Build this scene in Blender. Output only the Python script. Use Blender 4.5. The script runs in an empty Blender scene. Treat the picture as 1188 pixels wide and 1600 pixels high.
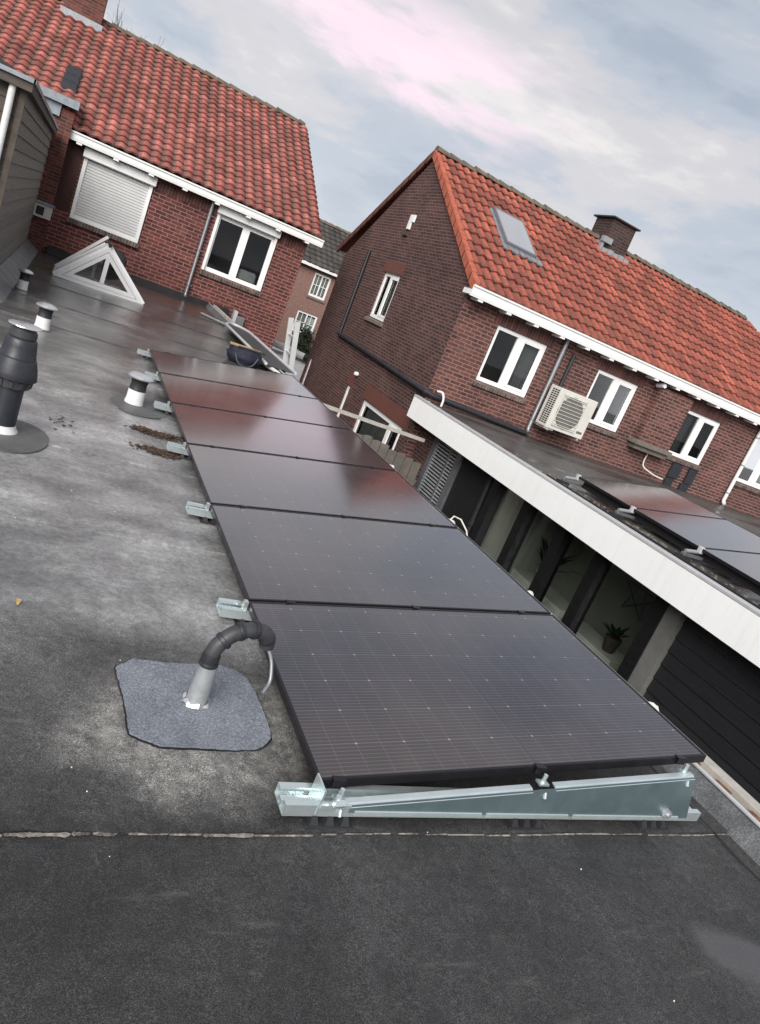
import bpy, bmesh, math, random
from mathutils import Vector, Matrix
R=math.radians
random.seed(7)
sc=bpy.context.scene
# ---------------------------------------------------------------- camera
cam=bpy.data.cameras.new('camera'); camo=bpy.data.objects.new('camera',cam); sc.collection.objects.link(camo)
camo.matrix_world=Matrix(((0.861938,-0.223489,-0.455099,-1.0674),(-0.349813,0.387602,-0.852875,-1.6834),(0.367005,0.894325,0.255909,1.5348),(0,0,0,1)))
cam.sensor_fit='VERTICAL'; cam.sensor_height=24; cam.lens=16.863; cam.clip_end=2000; cam.clip_start=.05
sc.camera=camo
sc.render.resolution_x=760; sc.render.resolution_y=1024
sc.view_settings.view_transform='Standard'; sc.view_settings.look='None'; sc.view_settings.exposure=0.34; sc.view_settings.gamma=1
# ---------------------------------------------------------------- sun and sky
SUN_EL=32; SUN_AZ=215     # azimuth clockwise from +Y: behind the camera, to the left
sl=bpy.data.lights.new('sun','SUN'); sl.energy=3.6; sl.angle=R(42); sl.color=(1,.96,.92)
so=bpy.data.objects.new('sun',sl); sc.collection.objects.link(so)
sd=Vector((math.sin(R(SUN_AZ))*math.cos(R(SUN_EL)),math.cos(R(SUN_AZ))*math.cos(R(SUN_EL)),math.sin(R(SUN_EL))))
so.rotation_euler=sd.to_track_quat('Z','Y').to_euler()
w=bpy.data.worlds.new('World'); sc.world=w; w.use_nodes=True
nt=w.node_tree; N=nt.nodes; L=nt.links; N.clear()
def nd(t,**k):
    n=N.new(t)
    for a,b in k.items(): setattr(n,a,b)
    return n
out=nd('ShaderNodeOutputWorld'); bg=nd('ShaderNodeBackground'); bg.inputs[1].default_value=.089
sky=nd('ShaderNodeTexSky',sky_type='NISHITA'); sky.sun_disc=False; sky.sun_elevation=R(SUN_EL); sky.sun_rotation=R(SUN_AZ); sky.air_density=1.2; sky.dust_density=2.5
tc=nd('ShaderNodeTexCoord'); sp=nd('ShaderNodeSeparateXYZ'); L.new(tc.outputs['Generated'],sp.inputs[0])
def mth(op,a,b=None,c=None):
    n=nd('ShaderNodeMath',operation=op)
    for i,x in enumerate((a,b,c)):
        if x is None: continue
        if isinstance(x,(int,float)): n.inputs[i].default_value=x
        else: L.new(x,n.inputs[i])
    return n.outputs[0]
den=mth('ADD',mth('MAXIMUM',sp.outputs[2],0),.22)
cx=mth('DIVIDE',sp.outputs[0],den); cy=mth('DIVIDE',sp.outputs[1],den)
cb=nd('ShaderNodeCombineXYZ'); L.new(cx,cb.inputs[0]); L.new(cy,cb.inputs[1])
def noise(sc_,det,rough,vec,dist=0):
    n=nd('ShaderNodeTexNoise'); n.inputs['Scale'].default_value=sc_; n.inputs['Detail'].default_value=det; n.inputs['Roughness'].default_value=rough; n.inputs['Distortion'].default_value=dist
    L.new(vec,n.inputs['Vector']); return n.outputs[0]
def ramp(f,stops,interp='EASE'):
    n=nd('ShaderNodeValToRGB'); n.color_ramp.interpolation=interp
    e=n.color_ramp.elements
    while len(e)<len(stops): e.new(.5)
    for x,(p,c) in zip(e,stops): x.position=p; x.color=(c[0],c[1],c[2],1)
    L.new(f,n.inputs[0]); return n.outputs[0]
def mixc(f,a,b,bt='MIX'):
    n=nd('ShaderNodeMix',data_type='RGBA',blend_type=bt)
    for s,x in ((n.inputs[0],f),(n.inputs[6],a),(n.inputs[7],b)):
        if isinstance(x,(int,float)): s.default_value=x
        elif isinstance(x,tuple): s.default_value=(*x,1)
        else: L.new(x,s)
    return n.outputs[2]
mp=nd('ShaderNodeMapping'); L.new(cb.outputs[0],mp.inputs[0]); mp.inputs['Rotation'].default_value=(0,0,R(18)); mp.inputs['Scale'].default_value=(1.15,.62,1)
mpl=nd('ShaderNodeMapping'); L.new(tc.outputs['Generated'],mpl.inputs[0]); mpl.inputs['Scale'].default_value=(1.6,1.6,6.0); mpl.inputs['Rotation'].default_value=(0,R(3),0); mpl.inputs['Location'].default_value=(.3,.1,.25)
n1=noise(1.5,9,.56,mpl.outputs[0],.15); n2=noise(1.6,8,.55,mp.outputs[0],.15)
cl=mth('ADD',mth('MULTIPLY',n1,.62),mth('MULTIPLY',n2,.38))
# pale blue-grey gaps, grey cloud, light cloud (values are 10x because the background strength is 0.1)
cl=mth('ADD',mth('MULTIPLY',cl,.8),mth('MULTIPLY',noise(3.4,9,.62,mpl.outputs[0],.25),.2))
cloud=ramp(cl,[(.39,(4.2,4.8,5.7)),(.46,(5.2,5.7,6.5)),(.52,(6.7,6.6,6.9)),(.59,(8.6,8.3,8.1))])
skyc=mixc(.93,sky.outputs[0],cloud)
# pink lit cloud streak
vd=nd('ShaderNodeVectorMath',operation='DISTANCE'); 
mp2=nd('ShaderNodeMapping'); L.new(tc.outputs['Generated'],mp2.inputs[0])
vd.inputs[1].default_value=(0,0,0)
mp2.vector_type='POINT'
mp2.inputs['Location'].default_value=(-.29*1.0,-.92*1.0,-.27*3.6); mp2.inputs['Scale'].default_value=(1.0,1.0,3.6)
L.new(mp2.outputs[0],vd.inputs[0])
msk=ramp(vd.outputs['Value'],[(0,(1,1,1)),(.10,(.85,.85,.85)),(.29,(0,0,0))])
n3=noise(2.7,8,.6,mpl.outputs[0],.2)
pk=mth('MULTIPLY',msk,ramp(n3,[(.46,(0,0,0)),(.60,(1,1,1))]))
skyc=mixc(mth('MULTIPLY',msk,.22),skyc,(9.0,8.3,9.0))
skyc=mixc(mth('MULTIPLY',pk,.8),skyc,(10.5,8.3,9.5))
# brighter near the horizon
hz=ramp(sp.outputs[2],[(.0,(1,1,1)),(.22,(0,0,0))])
skyc=mixc(mth('MULTIPLY',hz,.45),skyc,(7.6,7.8,8.2))
zen=ramp(sp.outputs[2],[(.0,(1.0,1.0,1.0)),(.36,(.93,.93,.93)),(.62,(.68,.68,.70)),(1,(.80,.80,.82))])
skyc=mixc(1.0,skyc,zen,'MULTIPLY')
L.new(skyc,bg.inputs[0]); L.new(bg.outputs[0],out.inputs[0])

# ================================================================= materials
M={}
def newmat(name):
    m=bpy.data.materials.new(name); m.use_nodes=True; M[name]=m
    t=m.node_tree; t.nodes.clear(); return m,t
class T:
    def __init__(s,name):
        s.m,s.t=newmat(name); s.N=s.t.nodes; s.L=s.t.links
        s.o=s.N.new('ShaderNodeOutputMaterial'); s.b=s.N.new('ShaderNodeBsdfPrincipled'); s.L.new(s.b.outputs[0],s.o.inputs[0])
        s.tc=s.N.new('ShaderNodeTexCoord')
    def set(s,k,v):
        i=s.b.inputs[k]
        if hasattr(v,'is_linked'): s.L.new(v,i)
        elif isinstance(v,tuple): i.default_value=(*v,1)
        else: i.default_value=v
    def n(s,t,ins={},**k):
        x=s.N.new(t)
        for a,b in k.items(): setattr(x,a,b)
        for a,b in ins.items():
            if hasattr(b,'is_linked'): s.L.new(b,x.inputs[a])
            elif isinstance(b,tuple) and len(b)==3 and x.inputs[a].type=='RGBA': x.inputs[a].default_value=(*b,1)
            else: x.inputs[a].default_value=b
        return x
    def noise(s,scale,vec=None,det=6,rough=.55,dist=0):
        i={'Scale':scale,'Detail':det,'Roughness':rough,'Distortion':dist}
        i['Vector']=vec if vec is not None else s.tc.outputs['Object']
        return s.n('ShaderNodeTexNoise',i).outputs[0]
    def ramp(s,f,stops,interp='LINEAR'):
        x=s.N.new('ShaderNodeValToRGB'); x.color_ramp.interpolation=interp; e=x.color_ramp.elements
        while len(e)<len(stops): e.new(.5)
        for q,(p,c) in zip(e,stops):
            q.position=p; c=c if isinstance(c,tuple) else (c,c,c); q.color=(*c,1)
        s.L.new(f,x.inputs[0]); return x.outputs[0]
    def mix(s,f,a,b,bt='MIX'):
        x=s.N.new('ShaderNodeMix'); x.data_type='RGBA'; x.blend_type=bt
        for i,v in ((0,f),(6,a),(7,b)):
            if hasattr(v,'is_linked'): s.L.new(v,x.inputs[i])
            elif isinstance(v,tuple): x.inputs[i].default_value=(*v,1)
            else: x.inputs[i].default_value=v
        return x.outputs[2]
    def m_(s,op,a,b=0,c=None):
        x=s.N.new('ShaderNodeMath'); x.operation=op
        for i,v in enumerate((a,b,c)):
            if v is None: continue
            if hasattr(v,'is_linked'): s.L.new(v,x.inputs[i])
            else: x.inputs[i].default_value=v
        return x.outputs[0]
    def bump(s,h,strength=.3,dist=.01,prev=None):
        x=s.n('ShaderNodeBump',{'Height':h,'Strength':strength,'Distance':dist})
        if prev is not None: s.L.new(prev,x.inputs['Normal'])
        s.L.new(x.outputs[0],s.b.inputs['Normal']); return x.outputs[0]
    def sep(s,vec):
        x=s.n('ShaderNodeSeparateXYZ',{0:vec}); return x.outputs
    def mapping(s,vec,scale=(1,1,1),rot=(0,0,0)):
        return s.n('ShaderNodeMapping',{'Vector':vec,'Scale':scale,'Rotation':rot}).outputs[0]
def plain(name,col,rough=.6,metal=0,var=.18,scale=6,bs=.15,bscale=60,spec=None,dirt=None):
    t=T(name); n=t.noise(scale,det=8,rough=.65)
    lo=tuple(c*(1-var) for c in col); hi=tuple(min(1,c*(1+var*.6)) for c in col)
    c=t.ramp(n,[(.3,lo),(.7,hi)])
    if dirt:
        n2=t.noise(scale*2.3,det=10,rough=.7); c=t.mix(t.ramp(n2,[(.52,0),(.75,dirt[1])]),c,dirt[0])
    t.set('Base Color',c); t.set('Metallic',metal)
    t.set('Roughness',t.ramp(t.noise(scale*3),[(.3,max(0,rough-.1)),(.7,min(1,rough+.1))]))
    if spec is not None: t.set('Specular IOR Level',spec)
    if bs: t.bump(t.noise(bscale,det=4),bs,.004)
    return t.m
plain('white_paint',(.80,.81,.80),.42,var=.05,scale=2,bs=.05,dirt=((.42,.42,.38),.25))
plain('fascia_white',(.92,.93,.92),.38,var=.03,scale=1.4,bs=.03,dirt=((.7,.71,.68),.12))
t=M['fascia_white'].node_tree; _b=[n for n in t.nodes if n.type=='BSDF_PRINCIPLED'][0]; _src=_b.inputs['Base Color'].links[0].from_socket
_tc=t.nodes.new('ShaderNodeTexCoord'); _mp=t.nodes.new('ShaderNodeMapping'); _mp.inputs['Scale'].default_value=(1,9,.5); t.links.new(_tc.outputs['Object'],_mp.inputs[0])
_n=t.nodes.new('ShaderNodeTexNoise'); _n.inputs['Scale'].default_value=1.5; _n.inputs['Detail'].default_value=8; t.links.new(_mp.outputs[0],_n.inputs['Vector'])
_r=t.nodes.new('ShaderNodeValToRGB'); _r.color_ramp.elements[0].position=.52; _r.color_ramp.elements[0].color=(0,0,0,1); _r.color_ramp.elements[1].position=.8; _r.color_ramp.elements[1].color=(.16,.16,.16,1); t.links.new(_n.outputs[0],_r.inputs[0])
_m=t.nodes.new('ShaderNodeMix'); _m.data_type='RGBA'; t.links.new(_r.outputs[0],_m.inputs[0]); t.links.new(_src,_m.inputs[6]); _m.inputs[7].default_value=(.50,.50,.46,1); t.links.new(_m.outputs[2],_b.inputs['Base Color'])
plain('upvc_white',(.88,.88,.87),.3,var=.04,scale=2,bs=0,dirt=((.5,.5,.46),.18))
plain('gutter_zinc',(.30,.31,.33),.42,.7,var=.15,scale=5)
plain('galvanised',(.70,.79,.80),.3,.75,var=.10,scale=5,bs=0)
plain('galvanised_plate',(.17,.235,.255),.34,.6,var=.14,scale=4,bs=0,dirt=((.30,.37,.47),.4))
plain('black_rubber',(.018,.019,.022),.62,var=.3)
plain('black_plastic',(.022,.025,.032),.45,var=.25,scale=12,bs=.08)
plain('grey_black_plastic',(.045,.046,.05),.5,var=.3,scale=14,bs=.1)
plain('dark_metal',(.03,.032,.035),.4,.3)
plain('anodised_frame',(.028,.027,.031),.35,.6,var=.2)
plain('white_pvc',(.72,.72,.71),.4,var=.08,scale=20,dirt=((.3,.29,.26),.5))
plain('alu',(.66,.67,.68),.3,.75,var=.06,scale=6,bs=0)
plain('ladder_alu',(.55,.56,.56),.45,.25,var=.06,scale=3,bs=0)
plain('alu_trim',(.60,.61,.62),.4,.3,var=.08,scale=5,bs=0)
plain('lead',(.27,.30,.33),.5,.4,var=.25,scale=8,bs=.3,bscale=14)
plain('lead_sleeve',(.36,.38,.39),.45,.4,var=.2,scale=16,bs=.2,bscale=40)
plain('dark_wood',(.07,.055,.042),.75,var=.4,scale=8)
plain('old_wood',(.13,.115,.10),.85,var=.35,scale=5,bs=.4,bscale=30)
plain('raw_timber',(.42,.40,.36),.7,var=.25,scale=12,bs=.2)
plain('rust_brown',(.20,.085,.04),.8,var=.6,scale=14,bs=.4,dirt=((.05,.03,.02),.9))
plain('concrete_sill',(.16,.14,.12),.85,var=.3,scale=10,bs=.3)
plain('brown_lintel',(.13,.048,.036),.8,var=.12,scale=6)
plain('maroon_paint',(.050,.017,.014),.75,var=.12,scale=3)
plain('black_wall',(.006,.006,.008),.7,var=.3)
plain('black_post',(.006,.006,.007),.5,var=.3)
plain('room_wall',(.38,.39,.35),.8,var=.08,scale=1)
plain('room_floor',(.45,.42,.36),.5,var=.2,scale=2)
plain('cabinet',(.6,.6,.56),.5,var=.05)
plain('curtain_grey',(.05,.053,.055),.9,var=.25,scale=4)
plain('pale_post_paint',(.14,.14,.13),.7)
plain('curtain_light',(.55,.57,.55),.9,var=.2,scale=9)
plain('dark_room',(.012,.011,.012),.9,var=.0,bs=0)
plain('leaf_dark',(.035,.05,.018),.6,var=.6,scale=3,bs=0)
plain('leaf_house',(.02,.045,.015),.5,var=.5,scale=3,bs=0)
plain('bark',(.11,.095,.08),.9,var=.3)
plain('leaf_yellow',(.45,.30,.10),.6,var=.3,scale=40)
plain('bag_navy',(.010,.012,.028),.75,var=.4,scale=12,bs=.5,bscale=50)
plain('tool_yellow',(.40,.27,.12),.5,var=.4,scale=14)
plain('shutter_slat',(.72,.72,.71),.4,var=.05,scale=3,bs=0)
plain('van_white',(.72,.73,.74),.2,var=.03,bs=0)
plain('pebble_wall',(.25,.145,.12),.9,var=.45,scale=14,bs=.4,bscale=22,dirt=((.35,.27,.23),.6))
plain('plastic_beige',(.60,.59,.54),.45,var=.06,scale=3,bs=0,dirt=((.4,.38,.32),.25))
plain('grille_grey',(.14,.135,.125),.5,var=.3,scale=20,bs=0)
plain('ridge_moss',(.15,.12,.09),.9,var=.5,scale=7,bs=.6,bscale=18,dirt=((.075,.085,.03),.9))
plain('verge_tile',(.40,.105,.06),.8,var=.35,scale=6,bs=.4,bscale=30,dirt=((.16,.09,.07),.6))
plain('chimney_lead',(.33,.36,.38),.5,.3,var=.2)
plain('soil',(.06,.055,.045),.95,var=.4,scale=3)
plain('cable_white',(.6,.58,.52),.5,var=.1)
plain('litter_brown',(.075,.045,.03),.9,var=.7,scale=30,bs=0)
plain('pale_speck',(.65,.65,.6),.7,var=.2,scale=30,bs=0)
plain('bucket_grey',(.3,.3,.3),.5)

def brick(name,c1,c2,mort,bw=.22,bh=.0625,ms=.010,rough=.85,hi=None,bump=.7):
    t=T(name); uv=t.tc.outputs['UV']
    wob=t.n('ShaderNodeTexNoise',{'Vector':uv,'Scale':2.0,'Detail':2.0}); 
    wv=t.n('ShaderNodeVectorMath',{0:wob.outputs[1],1:(.5,.5,.5)},operation='SUBTRACT')
    ws=t.n('ShaderNodeVectorMath',{0:wv.outputs[0]},operation='SCALE'); ws.inputs['Scale'].default_value=.012
    v=t.n('ShaderNodeVectorMath',{0:uv,1:ws.outputs[0]},operation='ADD').outputs[0]
    b=t.n('ShaderNodeTexBrick',{'Vector':v,'Color1':c1,'Color2':c2,'Mortar':mort,'Scale':1.0,'Mortar Size':ms,'Mortar Smooth':.35,'Bias':-.1,'Brick Width':bw,'Row Height':bh})
    b.offset=.5
    # per brick value from a coarse white noise
    s=t.sep(v)
    row=t.m_('FLOOR',t.m_('DIVIDE',s[1],bh)); col=t.m_('FLOOR',t.m_('ADD',t.m_('DIVIDE',s[0],bw),t.m_('MULTIPLY',t.m_('MODULO',row,2),.5)))
    cv=t.n('ShaderNodeCombineXYZ',{0:col,1:row}).outputs[0]
    wn=t.n('ShaderNodeTexWhiteNoise',{'Vector':cv}).outputs[0]
    g=t.n('ShaderNodeMix',{},data_type='RGBA',blend_type='MULTIPLY')
    c=t.mix(t.m_('SUBTRACT',1,b.outputs['Fac']),(1,1,1),t.ramp(wn,[(0,.55),(.5,1.0),(1,1.35)]))
    c=t.mix(1.0,b.outputs[0],c,'MULTIPLY')
    big=t.noise(.9,vec=uv,det=8,rough=.62); c=t.mix(1.0,c,t.ramp(big,[(.3,.72),(.7,1.22)]),'MULTIPLY')
    fine=t.noise(60,vec=uv,det=4); c=t.mix(1.0,c,t.ramp(fine,[(.25,.75),(.75,1.2)]),'MULTIPLY')
    if hi: 
        st=t.noise(2.2,vec=t.mapping(uv,(1,.45,1)),det=9,rough=.7); c=t.mix(t.ramp(st,[(.55,0),(.75,.4)]),c,hi)
    t.set('Base Color',c); t.set('Roughness',rough)
    hgt=t.m_('ADD',t.m_('MULTIPLY',b.outputs['Fac'],-1),t.m_('MULTIPLY',fine,.25))
    t.bump(hgt,bump,.008); return t.m
brick('brick_left',(.135,.034,.028),(.085,.022,.020),(.27,.155,.135),.25,.078,.010,hi=(.30,.15,.13))
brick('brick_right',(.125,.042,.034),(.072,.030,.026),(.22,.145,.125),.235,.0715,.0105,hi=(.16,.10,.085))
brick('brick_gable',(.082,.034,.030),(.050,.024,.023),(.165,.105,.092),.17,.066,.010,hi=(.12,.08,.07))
brick('brick_dark',(.050,.026,.022),(.032,.020,.018),(.09,.065,.055),.22,.066,.009)
brick('brick_pier',(.15,.042,.028),(.085,.028,.022),(.16,.095,.08),.22,.065,.009)
brick('brick_sill',(.17,.13,.11),(.12,.095,.085),(.06,.05,.045),.065,.5,.009)
brick('brick_soldier',(.12,.042,.036),(.085,.033,.028),(.16,.10,.09),.07,.5,.009)
brick('paving',(.16,.15,.14),(.12,.115,.11),(.05,.05,.045),.3,.3,.008)
brick('street',(.13,.10,.09),(.11,.09,.085),(.06,.055,.05),.2,.1,.006)

def tiles(name,c1,c2,c3,dirt,dirtamt=.75,mossc=(.07,.075,.03),moss=.25):
    t=T(name); uv=t.tc.outputs['UV']; s=t.sep(uv)
    fu=t.m_('FLOOR',s[0]); fv=t.m_('FLOOR',s[1]); 
    wn=t.n('ShaderNodeTexWhiteNoise',{'Vector':t.n('ShaderNodeCombineXYZ',{0:fu,1:fv}).outputs[0]}).outputs[0]
    c=t.ramp(wn,[(0,c1),(.5,c2),(1,c3)])
    big=t.noise(.35,vec=uv,det=6); c=t.mix(1.0,c,t.ramp(big,[(.3,.62),(.68,1.15)]),'MULTIPLY')
    fr=t.m_('FRACT',s[0])
    # lichen and dirt that sits in the pan of each tile
    pan=t.ramp(fr,[(.0,1),(.16,.9),(.34,0),(.72,0),(.88,.7),(1,1)])
    nn=t.noise(3.2,vec=uv,det=8,rough=.7)
    f=t.m_('MULTIPLY',pan,t.ramp(nn,[(.28,.25),(.62,dirtamt)]))
    c=t.mix(f,c,dirt)
    n2=t.noise(.8,vec=uv,det=9,rough=.7); c=t.mix(t.ramp(n2,[(.56,0),(.72,moss)]),c,mossc)
    fine=t.noise(5,vec=uv,det=8,rough=.75); c=t.mix(1.0,c,t.ramp(fine,[(.3,.55),(.7,1.35)]),'MULTIPLY')
    li=t.noise(2.6,vec=uv,det=9,rough=.8); c=t.mix(t.ramp(li,[(.62,0),(.70,.55)]),c,(.30,.27,.22))
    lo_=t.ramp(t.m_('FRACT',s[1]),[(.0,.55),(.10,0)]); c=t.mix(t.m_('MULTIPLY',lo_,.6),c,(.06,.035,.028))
    t.set('Base Color',c); t.set('Roughness',.82); t.bump(fine,.35,.01); return t.m
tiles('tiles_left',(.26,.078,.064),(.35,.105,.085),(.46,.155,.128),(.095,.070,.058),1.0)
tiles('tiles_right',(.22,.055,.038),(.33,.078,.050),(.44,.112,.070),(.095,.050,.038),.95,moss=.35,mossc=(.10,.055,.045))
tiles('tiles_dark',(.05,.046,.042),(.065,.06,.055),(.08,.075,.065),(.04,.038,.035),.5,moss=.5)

# bitumen roof of this building: object coordinates are metres on the roof
t=T('bitumen_roof'); oc=t.tc.outputs['Object']; s=t.sep(oc)
dn=t.noise(.55,det=6,rough=.6,vec=t.mapping(oc,(1,1.6,1))); yy=t.m_('ADD',s[1],t.m_('MULTIPLY',t.m_('SUBTRACT',dn,.5),.45))
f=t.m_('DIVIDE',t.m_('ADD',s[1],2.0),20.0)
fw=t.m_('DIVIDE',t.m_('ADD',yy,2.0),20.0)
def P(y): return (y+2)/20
base=t.ramp(fw,[(P(-2),.036),(P(-.15),.033),(P(.15),.038),(P(.75),.060),(P(1.05),.23),(P(1.7),.18),(P(1.95),.23),(P(2.9),.20),(P(3.3),.28),(P(4.15),.30),(P(4.7),.12),(P(5.6),.15),(P(7.6),.095),(P(11),.075),(P(15.5),.06)])  # paler middle stops also carry the wet sheen as colour
# smooth worn pale areas, wet sky sheen painted into the same mask
w1=t.noise(1.15,det=9,rough=.62,dist=.6); w2=t.noise(.6,vec=t.mapping(oc,(1.3,.8,1)),det=7,rough=.6)
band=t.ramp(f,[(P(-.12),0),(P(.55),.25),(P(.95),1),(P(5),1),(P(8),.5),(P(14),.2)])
wear_sheen=t.m_('MULTIPLY',t.ramp(w1,[(.43,0),(.66,.8)]),band)
c=t.mix(t.m_('MULTIPLY',wear_sheen,.6),base,(.34,.34,.325))
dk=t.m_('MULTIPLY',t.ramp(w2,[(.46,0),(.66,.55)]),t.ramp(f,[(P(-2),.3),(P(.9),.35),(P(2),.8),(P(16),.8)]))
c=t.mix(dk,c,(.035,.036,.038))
# scraped ring round the grey patch
px=t.m_('SUBTRACT',s[0],-.30); py=t.m_('SUBTRACT',s[1],.38)
dist=t.m_('SQRT',t.m_('ADD',t.m_('POWER',t.m_('MULTIPLY',px,1.1),2),t.m_('POWER',t.m_('MULTIPLY',py,1.25),2)))
dist=t.m_('ADD',dist,t.m_('MULTIPLY',t.m_('SUBTRACT',t.noise(3.6,det=7),.5),.55))
ring=t.ramp(dist,[(.20,1),(.40,.9),(.55,0)])
scr=t.noise(14,det=8,rough=.7)
c=t.mix(t.m_('MULTIPLY',ring,t.ramp(scr,[(.34,.15),(.6,1.0)])),c,(.20,.195,.18))
# granules
gr=t.noise(300,det=3,rough=.7); gr2=t.noise(120,det=4,rough=.7)
gsc=t.ramp(f,[(P(-1),1),(P(.9),.8),(P(1.1),.35),(P(6),.25)])
gcol=t.mix(1.0,t.ramp(gr,[(.34,.2),(.5,.85),(.66,2.6)]),t.ramp(gr2,[(.3,.7),(.7,1.25)]),'MULTIPLY')
c=t.mix(gsc,c,t.mix(1.0,c,gcol,'MULTIPLY'))
md=t.noise(34,det=8,rough=.75); c=t.mix(1.0,c,t.ramp(md,[(.34,.68),(.5,1.0),(.66,1.35)]),'MULTIPLY')
mdd=t.noise(2.2,det=7,rough=.65); c=t.mix(1.0,c,t.ramp(mdd,[(.34,.82),(.66,1.2)]),'MULTIPLY')
# drag streaks along the roof in the middle distance
stn=t.noise(2.6,vec=t.mapping(oc,(.55,3.2,1),(0,0,R(8))),det=9,rough=.66)
c=t.mix(t.m_('MULTIPLY',t.ramp(f,[(P(.7),0),(P(1.4),1)]),.55),c,t.mix(1.0,c,t.ramp(stn,[(.34,.75),(.5,1.0),(.66,1.25)]),'MULTIPLY'))
cld=t.noise(.9,vec=t.mapping(oc,(1.0,1.25,1)),det=7,rough=.55,dist=.5)
c=t.mix(t.ramp(f,[(P(.6),0),(P(1.2),1)]),c,t.mix(1.0,c,t.ramp(cld,[(.36,.7),(.5,.9),(.62,1.15)]),'MULTIPLY'))
sc1=t.noise(5.5,vec=t.mapping(oc,(.5,3.0,1),(0,0,R(62))),det=8,rough=.7); c=t.mix(t.ramp(sc1,[(.60,0),(.72,.30)]),c,(.17,.17,.165))
sc2=t.noise(9,vec=t.mapping(oc,(3.2,.5,1),(0,0,R(25))),det=8,rough=.7); c=t.mix(t.ramp(sc2,[(.64,0),(.72,.28)]),c,(.20,.20,.19))
dp_=t.noise(1.7,det=8,rough=.65,dist=.4); c=t.mix(1.0,c,t.ramp(dp_,[(.38,.72),(.5,1.0),(.62,1.3)]),'MULTIPLY')
# green moss near the far left, brick wall's reflection painted reddish near the far wall
mx=t.m_('SUBTRACT',s[0],-1.38); my=t.m_('SUBTRACT',s[1],12.9)
md2=t.m_('SQRT',t.m_('ADD',t.m_('POWER',t.m_('MULTIPLY',mx,2.6),2),t.m_('POWER',t.m_('MULTIPLY',my,.9),2)))
md2=t.m_('ADD',md2,t.m_('MULTIPLY',t.m_('SUBTRACT',t.noise(5,det=6),.5),.8))
c=t.mix(t.ramp(md2,[(.2,.75),(1.0,0)]),c,(.075,.085,.02))
sx=t.m_('SUBTRACT',s[0],1.35); sy=t.m_('SUBTRACT',s[1],14.2)
md3=t.m_('SQRT',t.m_('ADD',t.m_('POWER',t.m_('MULTIPLY',sx,.9),2),t.m_('POWER',t.m_('MULTIPLY',sy,.75),2)))
md3=t.m_('ADD',md3,t.m_('MULTIPLY',t.m_('SUBTRACT',t.noise(3,det=6),.5),1.2))
c=t.mix(t.ramp(md3,[(.4,.65),(1.3,0)]),c,(.085,.04,.028))
# smooth dried puddle bottom right
qx=t.m_('SUBTRACT',s[0],1.42); qy=t.m_('SUBTRACT',s[1],-.66)
qa=t.m_('ADD',t.m_('MULTIPLY',qx,.80),t.m_('MULTIPLY',qy,-.6)); qb=t.m_('ADD',t.m_('MULTIPLY',qx,.6),t.m_('MULTIPLY',qy,.8))
qd=t.m_('SQRT',t.m_('ADD',t.m_('POWER',t.m_('MULTIPLY',qa,4.0),2),t.m_('POWER',t.m_('MULTIPLY',qb,8.0),2)))
qd=t.m_('ADD',qd,t.m_('MULTIPLY',t.m_('SUBTRACT',t.noise(7,det=5),.5),.9))
qd=t.m_('ADD',qd,t.m_('MULTIPLY',t.m_('SUBTRACT',t.noise(22,det=6,rough=.7),.5),.5))
pud=t.ramp(qd,[(.62,1),(1.05,0)])
c=t.mix(t.m_('MULTIPLY',pud,.8),c,(.085,.085,.09))
t.set('Base Color',c)
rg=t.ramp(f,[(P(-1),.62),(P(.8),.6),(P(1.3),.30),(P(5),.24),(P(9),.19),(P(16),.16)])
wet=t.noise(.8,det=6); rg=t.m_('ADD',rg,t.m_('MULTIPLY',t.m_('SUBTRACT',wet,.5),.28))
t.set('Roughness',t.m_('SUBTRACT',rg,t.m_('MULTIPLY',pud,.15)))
t.set('Specular IOR Level',.5)
b1=t.bump(gr2,.35,.004); x=t.n('ShaderNodeBump',{'Height':gr,'Strength':t.m_('MULTIPLY',gsc,.55),'Distance':.003}); t.L.new(b1,x.inputs['Normal'])
y3=t.n('ShaderNodeBump',{'Height':w1,'Strength':.25,'Distance':.05}); t.L.new(x.outputs[0],y3.inputs['Normal']); t.L.new(y3.outputs[0],t.b.inputs['Normal'])

def bitumen(name,col,gscale=220,rough=.6,hi=.25):
    t=T(name); g=t.noise(gscale,det=3,rough=.7); b=t.noise(5,det=7,rough=.65)
    c=t.ramp(g,[(.3,tuple(x*.6 for x in col)),(.5,col),(.68,tuple(min(1,x*1.7) for x in col))])
    c=t.mix(1.0,c,t.ramp(b,[(.3,1-hi),(.7,1+hi)]),'MULTIPLY'); t.set('Base Color',c); t.set('Roughness',rough); t.bump(g,.4,.004)
bitumen('patch_grey',(.155,.170,.195),130,.85,.25)
bitumen('patch_dark',(.085,.087,.086),160,.5)
bitumen('felt_dark',(.018,.019,.02),80,.45,.4)
bitumen('felt_light',(.105,.11,.115),120,.5,.45)
# neighbour's flat roof: streaky, wet
t=T('felt_neighbour'); oc=t.tc.outputs['Object']
n=t.noise(1.1,vec=t.mapping(oc,(.35,1.6,1),(0,0,R(-12))),det=8,rough=.62); g=t.noise(90,det=3)
c=t.ramp(n,[(.34,.022),(.46,.05),(.58,(.085,.08,.072)),(.72,(.12,.11,.095))]); c=t.mix(1.0,c,t.ramp(g,[(.3,.75),(.7,1.2)]),'MULTIPLY')
t.set('Base Color',c); t.set('Roughness',t.ramp(n,[(.4,.22),(.6,.6)]))
# seam whitish line
t=T('seam_chalk'); n=t.noise(30,det=8,rough=.7); t.set('Base Color',t.ramp(n,[(.38,(.05,.045,.04)),(.62,(.27,.235,.21))])); t.set('Roughness',.85)
# black line / bitumen squeeze-out
plain('bitumen_black',(.010,.010,.011),.35,var=.3)
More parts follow.
